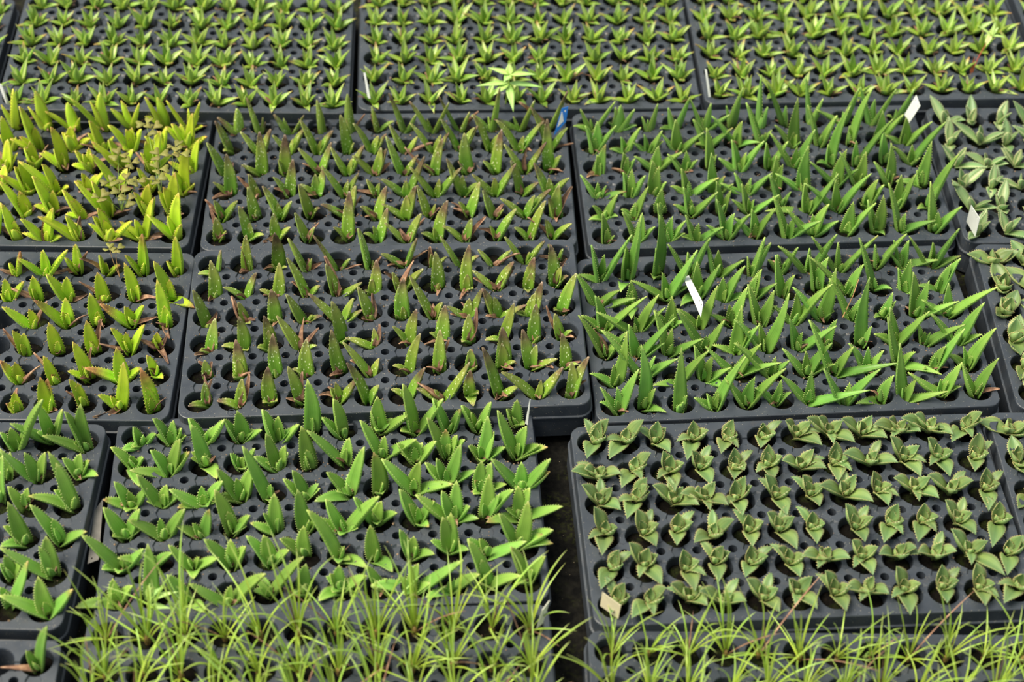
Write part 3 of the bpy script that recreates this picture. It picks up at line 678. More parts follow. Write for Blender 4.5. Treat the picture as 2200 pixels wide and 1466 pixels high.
(1,0,'-1,8:-3,4,16 -24,0,36 13,2,16 16,-44,15;2,-6:-19,4,40 16,14,51 -45,-14,21 28,5,38b;2,7:-14,13,60 -1,5,15s 20,-35,15;4,-1:-12,3,24 18,6,32 -4,4,16;8,-5:-14,12,53 8,10,34 -29,-4,28 -1,-2,15s;3,-6:-9,17,60 -4,8,26;2,1:-44,0,60 6,11,35;5,10:-26,8,58 3,9,28s 44,-2,37;4,-1:0,11,29 26,4,36 -22,2,31;0,7:-25,10,59 12,7,31 22,2,29 -7,2,16s -2,12,35b;1,-2:6,19,61 -17,1,24 14,10,42 29,-1,26;1,2:-25,14,69 11,11,44 39,-5,24b 29,-2,24 -10,0,15'),
(2,0,'4,-8:-17,6,42 -3,7,23s 21,6,32 -31,-7,23b;-2,-9:-26,6,53 6,10,30 22,1,20;5,-9:-38,-5,36 25,7,40 -2,9,26s -29,-17,15b;6,0:-27,5,50 15,13,45 -5,8,29s -33,-18,15;-3,-3:-28,15,81 4,5,16s;-1,-5:-15,9,43 -26,1,36;9,1:18,19,68 -27,2,38 -41,-26,15;2,1:-7,17,55b 5,-15,15s;1,2:-39,3,55 7,12,40 49,-8,24b;-2,11:-27,2,36 16,15,57 36,-2,29 -13,8,37;-2,-6:11,12,43 -8,4,18b 31,-3,21 -1,15,42;5,-1:-39,2,52 -2,12,35 33,6,51 33,0,34b'),
(3,0,'1,-4:-22,7,48 19,11,42;4,-7:-39,-4,38 27,10,45 -4,8,28s;6,-9:-28,-3,25 10,13,39b -10,4,23s;-2,-2:-18,14,62 22,4,28 -5,8,28;7,-4:-1,18,51 -14,5,29s -29,-5,22b;0,-4:-9,17,56 13,3,18;3,-8:-21,9,50 43,8,60 -30,-3,27;-3,4:-26,4,42 6,9,29 26,-1,20;6,3:-23,9,50 18,6,33 -12,5,27 13,-20,15b;5,3:2,19,52 -46,-2,49 31,-9,15 19,3,24 -15,10,43;0,4:3,20,58 33,6,49 16,8,37s;-1,2:-4,15,42 10,12,43 51,-6,32 -41,-21,15b'),
(4,0,'-1,0:-39,3,58 29,5,33 1,-19,15 -19,-14,15;-9,3:-5,5,18 -37,-9,22 26,1,22;-3,-4:-25,3,39 33,-1,23 8,4,16s 6,-27,15;0,-4:-29,4,46 -1,13,35 17,7,31;2,-3:-26,6,46 -7,12,40 23,3,25;-2,8:-1,14,38 -28,0,31;-3,1:-36,12,76 5,5,17s 35,-24,15;-5,-2:-5,15,45 3,0,15s 24,-30,15;-3,-1:1,10,26 -15,9,40 27,-7,15;-1,6:-1,19,48 -10,14,46 22,-10,15 -24,-2,21;0,-2:-24,1,28 -10,5,23 46,-3,32;-6,9:-25,9,49 9,20,61 30,-1,23b 41,-8,16b 40,-1,34'),
(5,0,'-2,-2:-2,12,33 -42,-18,16 21,6,29;-7,3:1,27,70 17,3,19;-4,-4:-22,7,43 24,-25,15;-1,-9:-42,-2,41 46,7,53 3,9,24s;1,2:43,11,62 -17,-6,15;-1,2:2,15,37 -10,-14,15;-3,5:-1,12,31 32,1,28 -22,-28,15 -11,5,24;4,3:-18,7,36 -13,-7,15;-5,-2:-47,-10,23 60,4,59 22,0,17 7,13,37s;-3,-2:34,1,31 -28,-23,15 -2,0,15s;-3,2:-24,16,65 -8,11,35 39,-3,25;2,8:18,8,37 -22,11,49 -14,-17,15'),
],
'L1':[
(0,5,'-10,-1:9,-1,74 -7,-6,39 -10,-9,50;-6,-8:-1,-7,81 -15,-11,54s -10,-7,36b;-7,-6:-32,-19,50 -1,-4,57 -3,-3,30s;-5,-5:-35,-23,78 -11,-9,62 3,-3,75;-10,5:-7,-6,55 17,-3,48 -23,-14,45;-6,9:-18,-12,64 -2,-4,58;-9,-2:-24,-15,69 2,0,42s 22,-4,59'),
(1,5,'-3,-8:-12,-2,32 -6,5,61 -5,1,21;-6,-7:-16,2,82 -2,5,41 -35,-15,34b;-2,1:0,6,36 -8,0,27 31,-5,24b;1,-5:-13,2,56 -13,-4,21;0,-4:-27,-6,54 -5,4,38 17,4,40;-3,-6:3,8,34 -17,-3,33 14,6,44;-6,6:-18,-2,47 11,10,58 21,-2,21 32,-6,28b -27,-7,45'),
(2,5,'-3,-3:8,11,49 -6,0,21;-6,9:-3,5,40 -11,-1,33;-8,6:-8,6,70 2,1,15s -9,1,33;-11,0:-16,-2,38 -23,-10,17 -7,1,29;-8,7:-14,1,51 -36,-11,57 -25,-8,34b;-7,2:-5,6,49 -9,1,30 18,10,65;9,-3:13,10,56 -30,-11,30b -4,4,30'),
(3,5,'0,10:-2,2,17 8,4,22;-2,-3:-14,1,47 -33,-12,42b -8,5,56;-6,-2:-41,-12,67 -14,2,51 -27,-9,34;-5,2:-15,-4,22 -6,3,31;-7,9:-30,-4,68 -21,-3,46 -10,-2,18;-5,8:-8,1,27 17,-1,20;3,3:8,16,69 -12,1,38'),
(4,6,'4,-6:-3,6,40 -1,4,21 -26,-2,67;-3,2:-19,2,67 2,8,35 -12,-7,15;0,-11:-22,-1,56 -23,-9,17;-7,-3:-19,2,64 -40,-8,72 -6,6,45;1,2:4,12,47 -15,0,42 12,4,30;-7,3:-9,5,47 10,7,37 7,16,65'),
(5,5,'11,-2:16,12,55 12,3,23;0,-4:-12,5,61 -1,6,28;-1,-11:-27,-5,48 15,12,55 25,-4,16;0,-5:-46,-14,55 -10,-1,19 -13,2,43s;-1,-4:-17,0,44 -5,5,33 -10,6,54 37,-2,40;2,0:19,12,65 -8,3,33 -35,-13,24;5,5:-35,-8,48 7,17,68 -10,3,36s -31,-11,12d'),
],
'L2':[
(0,6,'0,-11:-5,-1,25 12,3,44b -19,-4,15d;-3,-10:-29,-12,42 2,3,45 39,-4,55;-5,0:3,3,47 -12,-4,29 17,5,32d -30,-20,12d;-8,-6:-4,0,36 23,-4,22b -31,-5,33d;-1,-5:6,6,70b -18,-6,41;2,-4:4,5,65 -10,-3,27'),
(1,6,'-1,-11:-2,11,33 25,6,34 -8,0,15;-6,-9:-3,11,36 -9,3,22 -32,0,22d;-5,-10:-25,3,48 -2,12,35 25,2,14d;-2,-9:-6,12,43 -32,7,30d 8,-3,15s;-4,-8:-10,15,57 4,8,22 32,-5,12d;1,-2:-19,11,59 -2,9,27 37,-31,15b'),
(2,7,'0,-11:-35,-4,44 -5,8,29 18,20,33d;0,-5:-37,-3,50b -1,14,39 -6,5,21s 29,4,18d;-4,1:-8,12,43 1,-2,15s 7,-6,12d;-2,-1:-37,-5,42b -8,6,27 18,6,31 35,0,16d;0,-4:-8,21,66 -1,10,28 11,-34,12d'),
(3,7,'-3,-11:-12,8,39 0,12,31 -27,14,36d;-4,-5:-9,12,44 -2,5,16s 4,-8,12d;0,-2:-8,13,45 -6,3,17s 7,26,35d;1,-1:-20,4,40 -3,9,27s 23,10,42 -37,-5,18d;-5,5:-1,8,22 -24,0,16d 11,8,15d 20,-38,12d'),
(4,7,'0,-9:-5,9,30 -21,3,39b 27,10,24d;2,-9:-12,10,41 -4,2,15b -27,17,39d;0,0:-16,13,55 -8,4,19 2,26,33d -25,-6,20;2,-2:-7,14,46 -45,-11,33b 25,1,23b;-3,9:-9,7,28 15,-21,15s -8,-3,12d'),
(5,7,'6,-9:-3,10,28 -13,0,17b -7,3,15 -2,20,25d;2,-6:-8,15,47 0,17,43b -13,-1,15;-1,5:-14,8,39 -21,5,20d -5,10,30;3,0:8,25,60 -24,-2,26 -10,3,19s -28,-28,12d;3,-4:-12,18,59b -7,10,33 -7,6,23'),
],
'L3':[
(0,9,'4,-10:46,7,91 -2,4,38 -14,-1,35;1,10:-8,4,59 19,6,51b -43,-13,43 -16,-4,17;4,-6:-17,2,69 1,10,74 -46,-14,41 -13,-3,16s'),
(1,9,'1,-5:7,14,34 -4,15,39;-4,-6:12,14,37 -12,11,39 -38,2,52;1,3:4,12,28 29,-12,15b -16,4,28 16,6,23b'),
(2,9,'0,11:8,25,57 3,17,36;-11,1:-16,6,33 5,11,25;5,3:-23,22,79 -16,19,62 -20,3,30 -48,-10,33b'),
(3,10,'1,-1:-15,17,56 -22,2,29 -24,-18,15;-2,3:-29,10,56 -7,10,30 35,-1,22b'),
(4,10,'-5,-1:-6,10,29 -11,4,21 15,8,25;-2,4:-4,20,48 -12,12,39s -52,-2,53'),
(5,10,'0,11:27,21,58b -8,7,24;4,0:-8,18,46 -48,-5,40 32,9,37b'),
],
'L4':[
(0,11,'1,-4:17,15,63 -9,4,30 -39,-8,13d'),
],
}

for key, rows in PLANTS.items():
    nm, plain_name, matk, prof, W0, th, teeth, grp, words = SPEC[key]
    mat = M[matk]
    for (i, j0, txt) in rows:
        for q, pt in enumerate(txt.split(';')):
            j = j0 + q
            bs, ls = pt.split(':')
            bx, by = (float(x) / 1000 for x in bs.split(','))
            c = cell_pos(key, i, j, 0)
            root = empty(nm, (c.x + bx, c.y + by, c.z - 0.0085))
            nb = nd = 0
            mx = 0.0
            specs = []
            for lf in ls.split():
                kd = ''
                if lf[-1] in 'bds': kd, lf = lf[-1], lf[:-1]
                x, y, z = (float(w) / 1000 for w in lf.split(','))
                specs.append((Vector((x, y, z)), kd))
            green = [s for s in specs if s[1] != 'd']
            longest = max([s[0].length for s in green] + [0.02])
            for (v, kd) in specs:
                sd = rng.randrange(1 << 30)
                if kd == 'd':
                    nd += 1
                    link('dry_leaf', dry_mesh(v, rng.uniform(0.007, 0.011), sd), root)
                    continue
                mx += v.x
                Lf = v.length
                w = W0 * min(1.12, 0.55 + 0.55 * Lf / 0.05) * rng.uniform(0.9, 1.08)
                if kd == 's': w *= 0.82
                side = abs(v.x) / max(1e-6, v.length)
                w *= 1.0 - (0.24 if matk == 'spotted' else 0.18) * min(1.0, side * 1.25)
                br = rng.uniform(0.0, 0.05)
                if matk == 'spotted': br = rng.uniform(0.05, 0.22)
                if matk in ('yellow', 'browning'): br = rng.uniform(0.02, 0.18)
                if kd == 'b':
                    nb += 1
                    br = rng.uniform(0.30, 0.58) if matk in ('spotted', 'browning') else rng.uniform(0.12, 0.3)
                if matk == 'agave':
                    me = leaf_mesh('leaf', mat, v, W0 * min(1.1, 0.5 + 0.6 * Lf / 0.05), prof, th=0.10, bow=0.06, chan=0.30, teeth=teeth, brown=0.06, rim=0.028, toothlen=0.0015, start=(0, 0, -0.004))
                else:
                    me = leaf_mesh('leaf', mat, v, w, prof, th=th * rng.uniform(0.85, 1.15), bow=rng.uniform(-0.05, 0.06), chan=rng.uniform(0.06, 0.20) + 0.14 * side, start=(0, 0, -0.005), teeth=max(4, int(teeth * min(1.2, Lf / 0.045))), brown=br, rim=0.018, toothlen=0.0009 if matk == 'spotted' else 0.0017, sbend=rng.uniform(-0.05, 0.05))
                link('leaf', me, root)
            if matk == 'agave' and green:
                ax = max(green, key=lambda s: Vector((s[0].x, s[0].y)).length)[0]
                ang = math.atan2(ax.y, ax.x)
                for (da, Lc, el, w) in ((1.35, 0.027, 0.95, 0.0165), (0.2 + 3.14, 0.020, 1.12, 0.013), (-0.4, 0.015, 1.3, 0.010)):
                    a = ang + da + rng.uniform(-0.3, 0.3)
                    v = Vector((math.cos(a) * math.cos(el), math.sin(a) * math.cos(el), math.sin(el))) * Lc * rng.uniform(0.9, 1.15)
                    link('leaf', leaf_mesh('leaf', mat, v, w, prof, th=0.10, bow=0.02, chan=0.45, teeth=7, brown=0.06, toothlen=0.0014), root)
                # a lower leaf tucked beneath
                a = ang + rng.choice((0.7, -0.7, 2.4, -2.4))
                link('leaf', leaf_mesh('leaf', mat, Vector((math.cos(a) * 0.030, math.sin(a) * 0.030, 0.0155)), 0.012, prof, th=0.10, bow=0.05, chan=0.15, teeth=8, brown=0.08, rim=0.022), root)
            elif matk in ('long', 'stub', 'yellow', 'browning') and len(green) >= 1:
                # the youngest leaf in the heart
                a = rng.uniform(0, 6.28)
                v = Vector((math.cos(a) * 0.004, math.sin(a) * 0.004, 0.020 * rng.uniform(0.8, 1.2)))
                link('leaf', leaf_mesh('leaf', mat, v, W0 * 0.5, prof, th=th, bow=0.0, chan=0.2, teeth=5, brown=0.02), root)
            if matk == 'yellow':
                for w in range(2):
                    a = rng.uniform(0, 6.28); el = rng.uniform(0.5, 1.2)
                    v = Vector((math.cos(a) * math.cos(el), math.sin(a) * math.cos(el) * 0.6, math.sin(el))) * rng.uniform(0.028, 0.044)
                    link('leaf', leaf_mesh('leaf', mat, v, W0 * rng.uniform(0.6, 0.85), prof, th=th, bow=0.05, chan=0.15, teeth=9, brown=rng.uniform(0.03, 0.2), rim=0.018, start=(0, 0, -0.005)), root)
                if nd < 1:
                    a = rng.uniform(0, 6.28)
                    nd += 1
                    link('dry_leaf', dry_mesh(Vector((math.cos(a) * 0.032, math.sin(a) * 0.026, rng.uniform(0.014, 0.022))), rng.uniform(0.008, 0.011), rng.randrange(1 << 30)), root)
            if matk == 'stub' and key == 'B1' and rng.random() < 0.45:
                for w in range(2):
                    a = rng.uniform(0, 6.28)
                    v = Vector((math.cos(a) * 0.018, math.sin(a) * 0.018, 0.016 * rng.uniform(0.8, 1.2)))
                    link('leaf', leaf_mesh('leaf', mat, v, W0 * 0.6, prof, th=th, bow=0.1, chan=0.15, teeth=6, brown=0.03, rim=0.009), root)
            if matk in ('spotted', 'browning') and nd < 2 and rng.random() < 0.4:
                a = rng.uniform(0, 6.28); d = rng.uniform(0.012, 0.022)
                link('dry_leaf', dry_mesh(Vector((math.cos(a) * d, math.sin(a) * d, rng.uniform(0.008, 0.014))), rng.uniform(0.005, 0.009), rng.randrange(1 << 30)), root)
            elif matk in ('long', 'yellow', 'stub') and nd < 1 and rng.random() < 0.4:
                a = rng.uniform(0, 6.28); d = rng.uniform(0.010, 0.020)
                link('dry_leaf', dry_mesh(Vector((math.cos(a) * d, math.sin(a) * d, rng.uniform(0.006, 0.011))), rng.uniform(0.004, 0.007), rng.randrange(1 << 30)), root)
            soil_plug(root, key, i, j)
            look = ''
            if matk != 'agave':
                if nb: look = 'brown-tipped '
                elif nd: look = 'part-dried '
                elif mx > 0.02: look = 'right-leaning '
                elif mx < -0.02: look = 'left-leaning '
            else:
                ax = max(specs, key=lambda s: s[0].length)[0]
                look = 'sideways-spread ' if abs(ax.x) > abs(ax.y) * 1.3 else ''
            col = ORDR[j] if key[0] == 'L' else ORD[j]
            tag(root, '%s%s, %s, %s, %s' % (look, plain_name, ROWN[i], col, words), 'succulent' if matk == 'agave' else 'aloe', grp)

# --------------------------- small rosettes, agaves and grasses that repeat
def make_rosette(seed):
    r = random.Random(seed)
    parts = []
    n = r.randint(6, 8)
    for k in range(n):
        a = k * 2.4 + r.uniform(-0.3, 0.3)
        el = math.radians(22 + 56 * (k / (n - 1)) + r.uniform(-8, 8))
        Lf = r.uniform(0.030, 0.044) * (0.9 if k > n - 2 else 1.0)
        v = Vector((math.cos(a) * math.cos(el), math.sin(a) * math.cos(el), math.sin(el))) * Lf
        br = r.choice((0.08, 0.1, 0.15, 0.25, 0.4)) if k < 3 else r.uniform(0.05, 0.14)
        parts.append(('leaf', leaf_mesh('leaf', M['rosette'], v, r.uniform(0.0085, 0.0115), 'rosette', th=0.22, bow=r.uniform(0.0, 0.08), chan=0.35, brown=br, rim=0.010)))
    for k in range(r.randint(1, 2)):
        a = r.uniform(0, 6.28); d = r.uniform(0.014, 0.024)
        parts.append(('dry_leaf', dry_mesh(Vector((math.cos(a) * d, math.sin(a) * d, r.uniform(0.008, 0.016))), r.uniform(0.003, 0.0055), r.randrange(1 << 30))))
    return parts

def make_agave(seed, mat, W, Lr, n0, el0):
    r = random.Random(seed)
    parts = []
    a0 = r.uniform(0, 3.14)
    for k in range(n0):
        a = a0 + k * 3.14159 * (1 if k < 2 else 1.5) + r.uniform(-0.3, 0.3)
        el = math.radians(el0 + 13 * k + r.uniform(-6, 6))
        Lf = r.uniform(*Lr) * (1 - 0.10 * k)
        v = Vector((math.cos(a) * math.cos(el), math.sin(a) * math.cos(el), math.sin(el))) * Lf
        parts.append(('leaf', leaf_mesh('leaf', mat, v, W * (1 - 0.08 * k) * r.uniform(0.9, 1.1), 'agave', th=0.10, bow=0.07, chan=0.34, teeth=11, brown=0.07, rim=0.012, toothlen=0.0014)))
    return parts

def make_grass(seed):
    r = random.Random(seed)
    parts = []
    n = r.randint(11, 14)
    for k in range(n):
        a = r.uniform(0, 6.28)
        el = math.radians(r.uniform(20, 82) if k < 7 else r.uniform(50, 85))
        Lf = r.uniform(0.050, 0.085) if k < 6 else r.uniform(0.085, 0.135)
        v = Vector((math.cos(a) * math.cos(el), math.sin(a) * math.cos(el), math.sin(el))) * Lf
        if r.random() < 0.04:
            parts.append(('dry_blade', leaf_mesh('dry_blade', M['dry'], v, 0.0020, 'blade', th=0.15, bow=0.1, chan=0.3, rim=0.011)))
            continue
        arch = v.z * r.uniform(0.55, 0.85) + Lf * r.uniform(0.02, 0.14)
        parts.append(('blade', leaf_mesh('blade', M['grass'], v, r.uniform(0.0018, 0.0026), 'blade', th=0.2, chan=0.35, brown=r.choice((0.03, 0.05, 0.12)), arch=max(arch, 0.014), sbend=r.uniform(-0.06, 0.06))))
    V, F = [], []
    m = 8
    for (rr, z) in ((0.0026, -0.004), (0.0036, 0.002), (0.0030, 0.008), (0.0016, 0.013)):
        for k in range(m):
            a = 2 * math.pi * k / m
            V.append((rr * math.cos(a), rr * math.sin(a), z))
    for q in range(3):
        for k in range(m):
            k2 = (k + 1) % m
            F.append((q * m + k, q * m + k2, (q + 1) * m + k2, (q + 1) * m + k))
    F.append(tuple(3 * m + k for k in range(m)))
    parts.append(('bulb', mesh('bulb', V, F, M['bulb'])))
    return parts

LIB = {
 'rosette': [make_rosette(100 + k) for k in range(14)],
 'spot':  [.92, 1.0, 1.02, 1.01, .97, .91, .82, .70, .55, .37, .14],
 'agave': [make_agave(300 + k, M['agave'], 0.023, (0.036, 0.046), 6, 20) for k in range(5)],
 'varie': [make_agave(400 + k, M['varie'], 0.0125, (0.034, 0.046), 5, 24) for k in range(6)],
 'grass': [make_grass(500 + k) for k in range(9)],
}
FILL = [
 ('T1', 'rosette', 'rosette_seedling', 'small pointed rosette', 'rosette', 'small pointed rosettes', 'back left tray'),
 ('T2', 'rosette', 'rosette_seedling', 'small pointed rosette', 'rosette', 'small pointed rosettes', 'back middle tray'),
 ('T3', 'rosette', 'rosette_seedling', 'small pointed rosette', 'rosette', 'small pointed rosettes', 'back right tray'),
 ('T0', 'rosette', 'rosette_seedling', 'small pointed rosette', 'rosette', 'small pointed rosettes', 'top left corner tray'),
 ('T4', 'rosette', 'rosette_seedling', 'small pointed rosette', 'rosette', 'small pointed rosettes', 'top right corner tray'),
 ('RR1', 'varie', 'cream_banded_agave', 'cream-banded small agave', 'succulent', 'cream-banded agaves', 'upper right edge tray'),
 ('RR2', 'agave', 'agave_rosette', 'grey-green agave', 'succulent', 'grey-green agaves', 'middle right edge tray'),
 ('RR3', 'agave', 'agave_rosette', 'grey-green agave', 'succulent', 'grey-green agaves', 'lower right edge tray'),
 ('G1', 'grass', 'grassy_seedling', 'tall grassy seedling', 'seedling', 'grassy seedlings', 'bottom centre tray'),
 ('G2', 'grass', 'grassy_seedling', 'shorter grassy seedling', 'seedling', 'grassy seedlings', 'bottom right tray'),
]
for (key, lib, nm, plain_name, cat, grp, words) in FILL:
    for i in range(NY):
        for j in range(NX):
            c = cell_pos(key, i, j, 0)
            if not in_frame(c, 60 if lib != 'grass' else 110): continue
            root = empty(nm, (c.x + rng.uniform(-0.003, 0.003), c.y + rng.uniform(-0.004, 0.002), c.z - 0.0085))
            v = rng.randrange(len(LIB[lib]))
            rz = rng.uniform(0, 6.28)
            sc = rng.uniform(0.9, 1.12) * (1.18 if lib == 'varie' else 1.0)
            if key == 'G1': sc *= 1.0
            if key == 'G2': sc *= 0.85
            for (pn, me) in LIB[lib][v]:
                o = link(pn, me, root)
                o.rotation_euler.z = rz
                o.scale = (sc, sc, sc)
            soil_plug(root, key, i, j)
            tag(root, '%s, %s, %s, %s' % (plain_name, ROWN[i], ORD[j], words), cat, grp)

# ------------------------------------------------------------------ plant labels
TAGW = {
 'T2a': 'thin white plant tag seen edge-on, left end of back middle tray',
 'T3a': 'thin white plant tag seen edge-on, left end of back right tray',
 'T1a': 'white plant tag cut by the left edge of the picture',
 'C2a': 'blue plant tag with a white sticker leaning over the spotted aloes',
 'R1a': 'white plant tag with two holes standing above long green aloes',
 'R2a': 'white plant tag leaning among long green aloes, half hidden by a leaf',
 'RR1a': 'broad white plant tag leaning beside the cream-banded agaves',
 'B1a': 'slim white plant tag seen edge-on at corner of broad aloe tray',
 'Ja': 'square beige plant tag at the front left of the agave tray',
 'G1a': 'folded cream plant tag among the grassy seedlings',
 'gap': 'grey plastic strip lying in the gap between two left trays',
}
for (key, kd, cn) in [
('T2a','white',[(-0.2425,0.5277,0.0360),(-0.2397,0.5279,0.0360),(-0.2310,0.5047,0.0040),(-0.2353,0.5044,0.0040)]),
('T3a','white',[(0.2844,0.5581,0.0420),(0.2873,0.5570,0.0420),(0.2967,0.5376,0.0040),(0.2930,0.5363,0.0040)]),
('T1a','white',[(-0.7950,0.4746,0.0360),(-0.7860,0.4659,0.0360),(-0.7776,0.4569,0.0060),(-0.7810,0.4533,0.0060)]),
('C2a','blue',[(0.0625,0.4235,0.0620),(0.0721,0.4260,0.0640),(0.0697,0.4194,0.0400),(0.0526,0.4150,0.0160)]),
('R1a','white2',[(0.5991,0.4872,0.0600),(0.6032,0.4655,0.0560),(0.5920,0.4648,0.0220),(0.5878,0.4845,0.0240)]),
('R2a','white3',[(0.2342,0.1171,0.0160),(0.2422,0.1221,0.0160),(0.2544,0.0367,0.0480),(0.2496,0.0073,0.0500)]),
('RR1a','white2',[(0.6484,0.2550,0.0460),(0.6588,0.2335,0.0400),(0.6586,0.2301,0.0080),(0.6494,0.2579,0.0120)]),
('B1a','white',[(0.0249,-0.1460,0.0460),(0.0261,-0.1459,0.0460),(0.0239,-0.1542,0.0060),(0.0203,-0.1520,0.0060)]),
('Ja','beige',[(0.1143,-0.4309,0.0340),(0.1356,-0.4490,0.0340),(0.1340,-0.4505,0.0100),(0.1129,-0.4345,0.0120)]),
('G1a','cream',[(0.0445,-0.4745,0.0560),(0.0526,-0.4636,0.0600),(0.0467,-0.4667,0.0200),(0.0395,-0.4712,0.0140)]),
('gap','grey',[(-0.5079,-0.2969,-0.0180),(-0.5009,-0.2761,-0.0180),(-0.4888,-0.3707,-0.0180),(-0.5009,-0.3774,-0.0180)]),
]:
    P = [Vector(p) for p in cn]
    nrm = (P[1] - P[0]).cross(P[3] - P[0])
    nrm.normalize()
    if nrm.dot(CAML - P[0]) < 0: nrm = -nrm
    col = {'white': 'white', 'white2': 'white', 'white3': 'white'}.get(kd, kd)
    def bil(u, w):
        return P[0].lerp(P[1], u).lerp(P[3].lerp(P[2], u), w)
    def pierced(holes, mat, name, off=0.0, th=0.0007, rect=(0, 0, 1, 1)):
        # a thin sheet cut round its punched holes
        u0, w0, u1, w1 = rect
        n = 12
        pos = P[0]
        front = []
        polys = []
        us = sorted({u0, u1} | {x for (hu, hw, r, s) in holes for x in (hu - r, hu + r)})
        ws = sorted({w0, w1} | {x for (hu, hw, r, s) in holes for x in (hw - s, hw + s)})
        idx = {}
        V = []
        def vid(u, w):
            k = (round(u, 5), round(w, 5))
            if k not in idx:
                idx[k] = len(V); V.append((u, w))
            return idx[k]
        for a in range(len(us) - 1):
            for b in range(len(ws) - 1):
                hit = [h for h in holes if abs((us[a] + us[a + 1]) / 2 - h[0]) < h[2] and abs((ws[b] + ws[b + 1]) / 2 - h[1]) < h[3]]
                cor = [(us[a], ws[b]), (us[a + 1], ws[b]), (us[a + 1], ws[b + 1]), (us[a], ws[b + 1])]
                if not hit:
                    polys.append([vid(*q) for q in cor])
                else:
                    hu, hw, r, s = hit[0]
                    ring = []
                    for k in range(8):
                        an = math.pi / 4 * k - 3 * math.pi / 4
                        ring.append(vid(hu + r * 0.72 * math.cos(an), hw + s * 0.72 * math.sin(an)))
                    cc = [vid(*q) for q in cor]
                    for k in range(4):
                        polys.append([cc[k], cc[(k + 1) % 4], ring[(2 * k + 2) % 8], ring[2 * k + 1], ring[2 * k]])
        W3 = [bil(*q) + nrm * off - pos for q in V]
        nV = len(W3)
        verts = W3 + [p - nrm * th for p in W3]
        faces = [tuple(p) for p in polys] + [tuple(x + nV for x in reversed(p)) for p in polys]
        cnt = {}
        for p in polys:
            for k in range(len(p)):
                e = (p[k], p[(k + 1) % len(p)])
                cnt[e] = 1
        for (a, b) in list(cnt):
            if (b, a) not in cnt: faces.append((b, a, a + nV, b + nV))
        return mesh(name, verts, faces, mat, False)
    holes = []
    if kd == 'white2': holes = [(0.25, 0.14, 0.07, 0.035), (0.78, 0.14, 0.07, 0.035)]
    if kd == 'white3': holes = [(0.72, 0.80, 0.09, 0.025), (0.72, 0.93, 0.09, 0.025)]
    if kd == 'grey': holes = [(0.35, 0.93, 0.10, 0.025)]
    if kd == 'blue':
        root = empty('plant_label', P[0])
        link('plate', pierced([], M['blue'], 'plate'), root)
        link('sticker', pierced([], M['white'], 'sticker', off=0.0004, th=0.0003, rect=(0.12, 0.14, 0.72, 0.74)), root)
        o = root
    else:
        o = link('plant_label', pierced(holes, M[col], 'plant_label'), None, P[0])
    tag(o, TAGW[key], 'plant tag', 'plant tags')

# ------------------------------------------------------------------ weeds and fallen bits
def tube(name, pts, r, mat, org, n=6):
    pts = [Vector(p) - org for p in pts]
    dense = []
    for k in range(len(pts) - 1):
        p0, p1, p2, p3 = pts[max(k - 1, 0)], pts[k], pts[k + 1], pts[min(k + 2, len(pts) - 1)]
        for s in range(6):
            t = s / 6
            dense.append(0.5 * ((2 * p1) + (p2 - p0) * t + (2 * p0 - 5 * p1 + 4 * p2 - p3) * t * t + (3 * p1 - p0 - 3 * p2 + p3) * t ** 3))
    dense.append(pts[-1])
    V, F = [], []
    for k, p in enumerate(dense):
        T = (dense[min(k + 1, len(dense) - 1)] - dense[max(k - 1, 0)]).normalized()
        X = T.orthogonal().normalized(); Y = T.cross(X)
        rr = r * (1 - 0.4 * k / len(dense))
        for q in range(n):
            a = 2 * math.pi * q / n
            V.append(p + X * (rr * math.cos(a)) + Y * (rr * math.sin(a)))
    for k in range(len(dense) - 1):
        for q in range(n):
            q2 = (q + 1) % n
            F.append((k * n + q, k * n + q2, (k + 1) * n + q2, (k + 1) * n + q))
    F.append(tuple(range(n - 1, -1, -1)))
    F.append(tuple((len(dense) - 1) * n + q for q in range(n)))
    return mesh(name, V, F, mat)

S_ = dict(base=(-0.0224,0.5124,-0.0060),node1=(-0.0183,0.5092,0.0400),node2=(-0.0165,0.5093,0.0560),tips1=[(-0.0678,0.4985,0.0400),(0.0339,0.4980,0.0420),(-0.0095,0.4584,0.0240),(-0.0409,0.4822,0.0360)],tips2=[(-0.0510,0.5195,0.0600),(-0.0192,0.5238,0.0660),(0.0232,0.5089,0.0580),(-0.0259,0.4930,0.0540)])
org = Vector(S_['base'])
root = empty('pale_seedling', org)
link('stem', tube('stem', [S_['base'], S_['node1'], S_['node2']], 0.0012, M['stem'], org), root)
for nd_, tips in ((S_['node1'], S_['tips1']), (S_['node2'], S_['tips2'])):
    for tp in tips:
        link('leaf', leaf_mesh('leaf', M['seedling'], Vector(tp) - org, 0.0125, 'ovate', th=0.04, bow=0.05, chan=0.12, start=Vector(nd_) - org), root)
tag(root, 'pale green seedling weed with two whorls of thin leaves', 'weed')

S_ = dict(base=(0.7161,0.6187,0.0000),mid=(0.7256,0.6346,0.0260),top=(0.7422,0.6526,0.0550),tips=[(0.7186,0.6633,0.0660),(0.7528,0.6602,0.0660),(0.7471,0.6668,0.0700),(0.7622,0.6447,0.0580),(0.7328,0.6363,0.0450)],red=[(0.7163,0.6261,0.0320)])
org = Vector(S_['base'])
root = empty('red_stemmed_weed', org)
link('stem', tube('stem', [S_['base'], S_['mid'], S_['top']], 0.0011, M['redstem'], org), root)
for tp in S_['tips']:
    link('leaf', leaf_mesh('leaf', M['seedling'], Vector(tp) - org, 0.0065, 'ovate', th=0.04, bow=0.05, chan=0.12, start=Vector(S_['top']) - org), root)
for tp in S_['red']:
    link('leaf', leaf_mesh('leaf', M['redleaf'], Vector(tp) - org, 0.006, 'ovate', th=0.04, bow=0.05, chan=0.12, start=(Vector(S_['base']) - org) * 0.5), root)
tag(root, 'slender weed with a red stem and pale top leaves', 'weed')

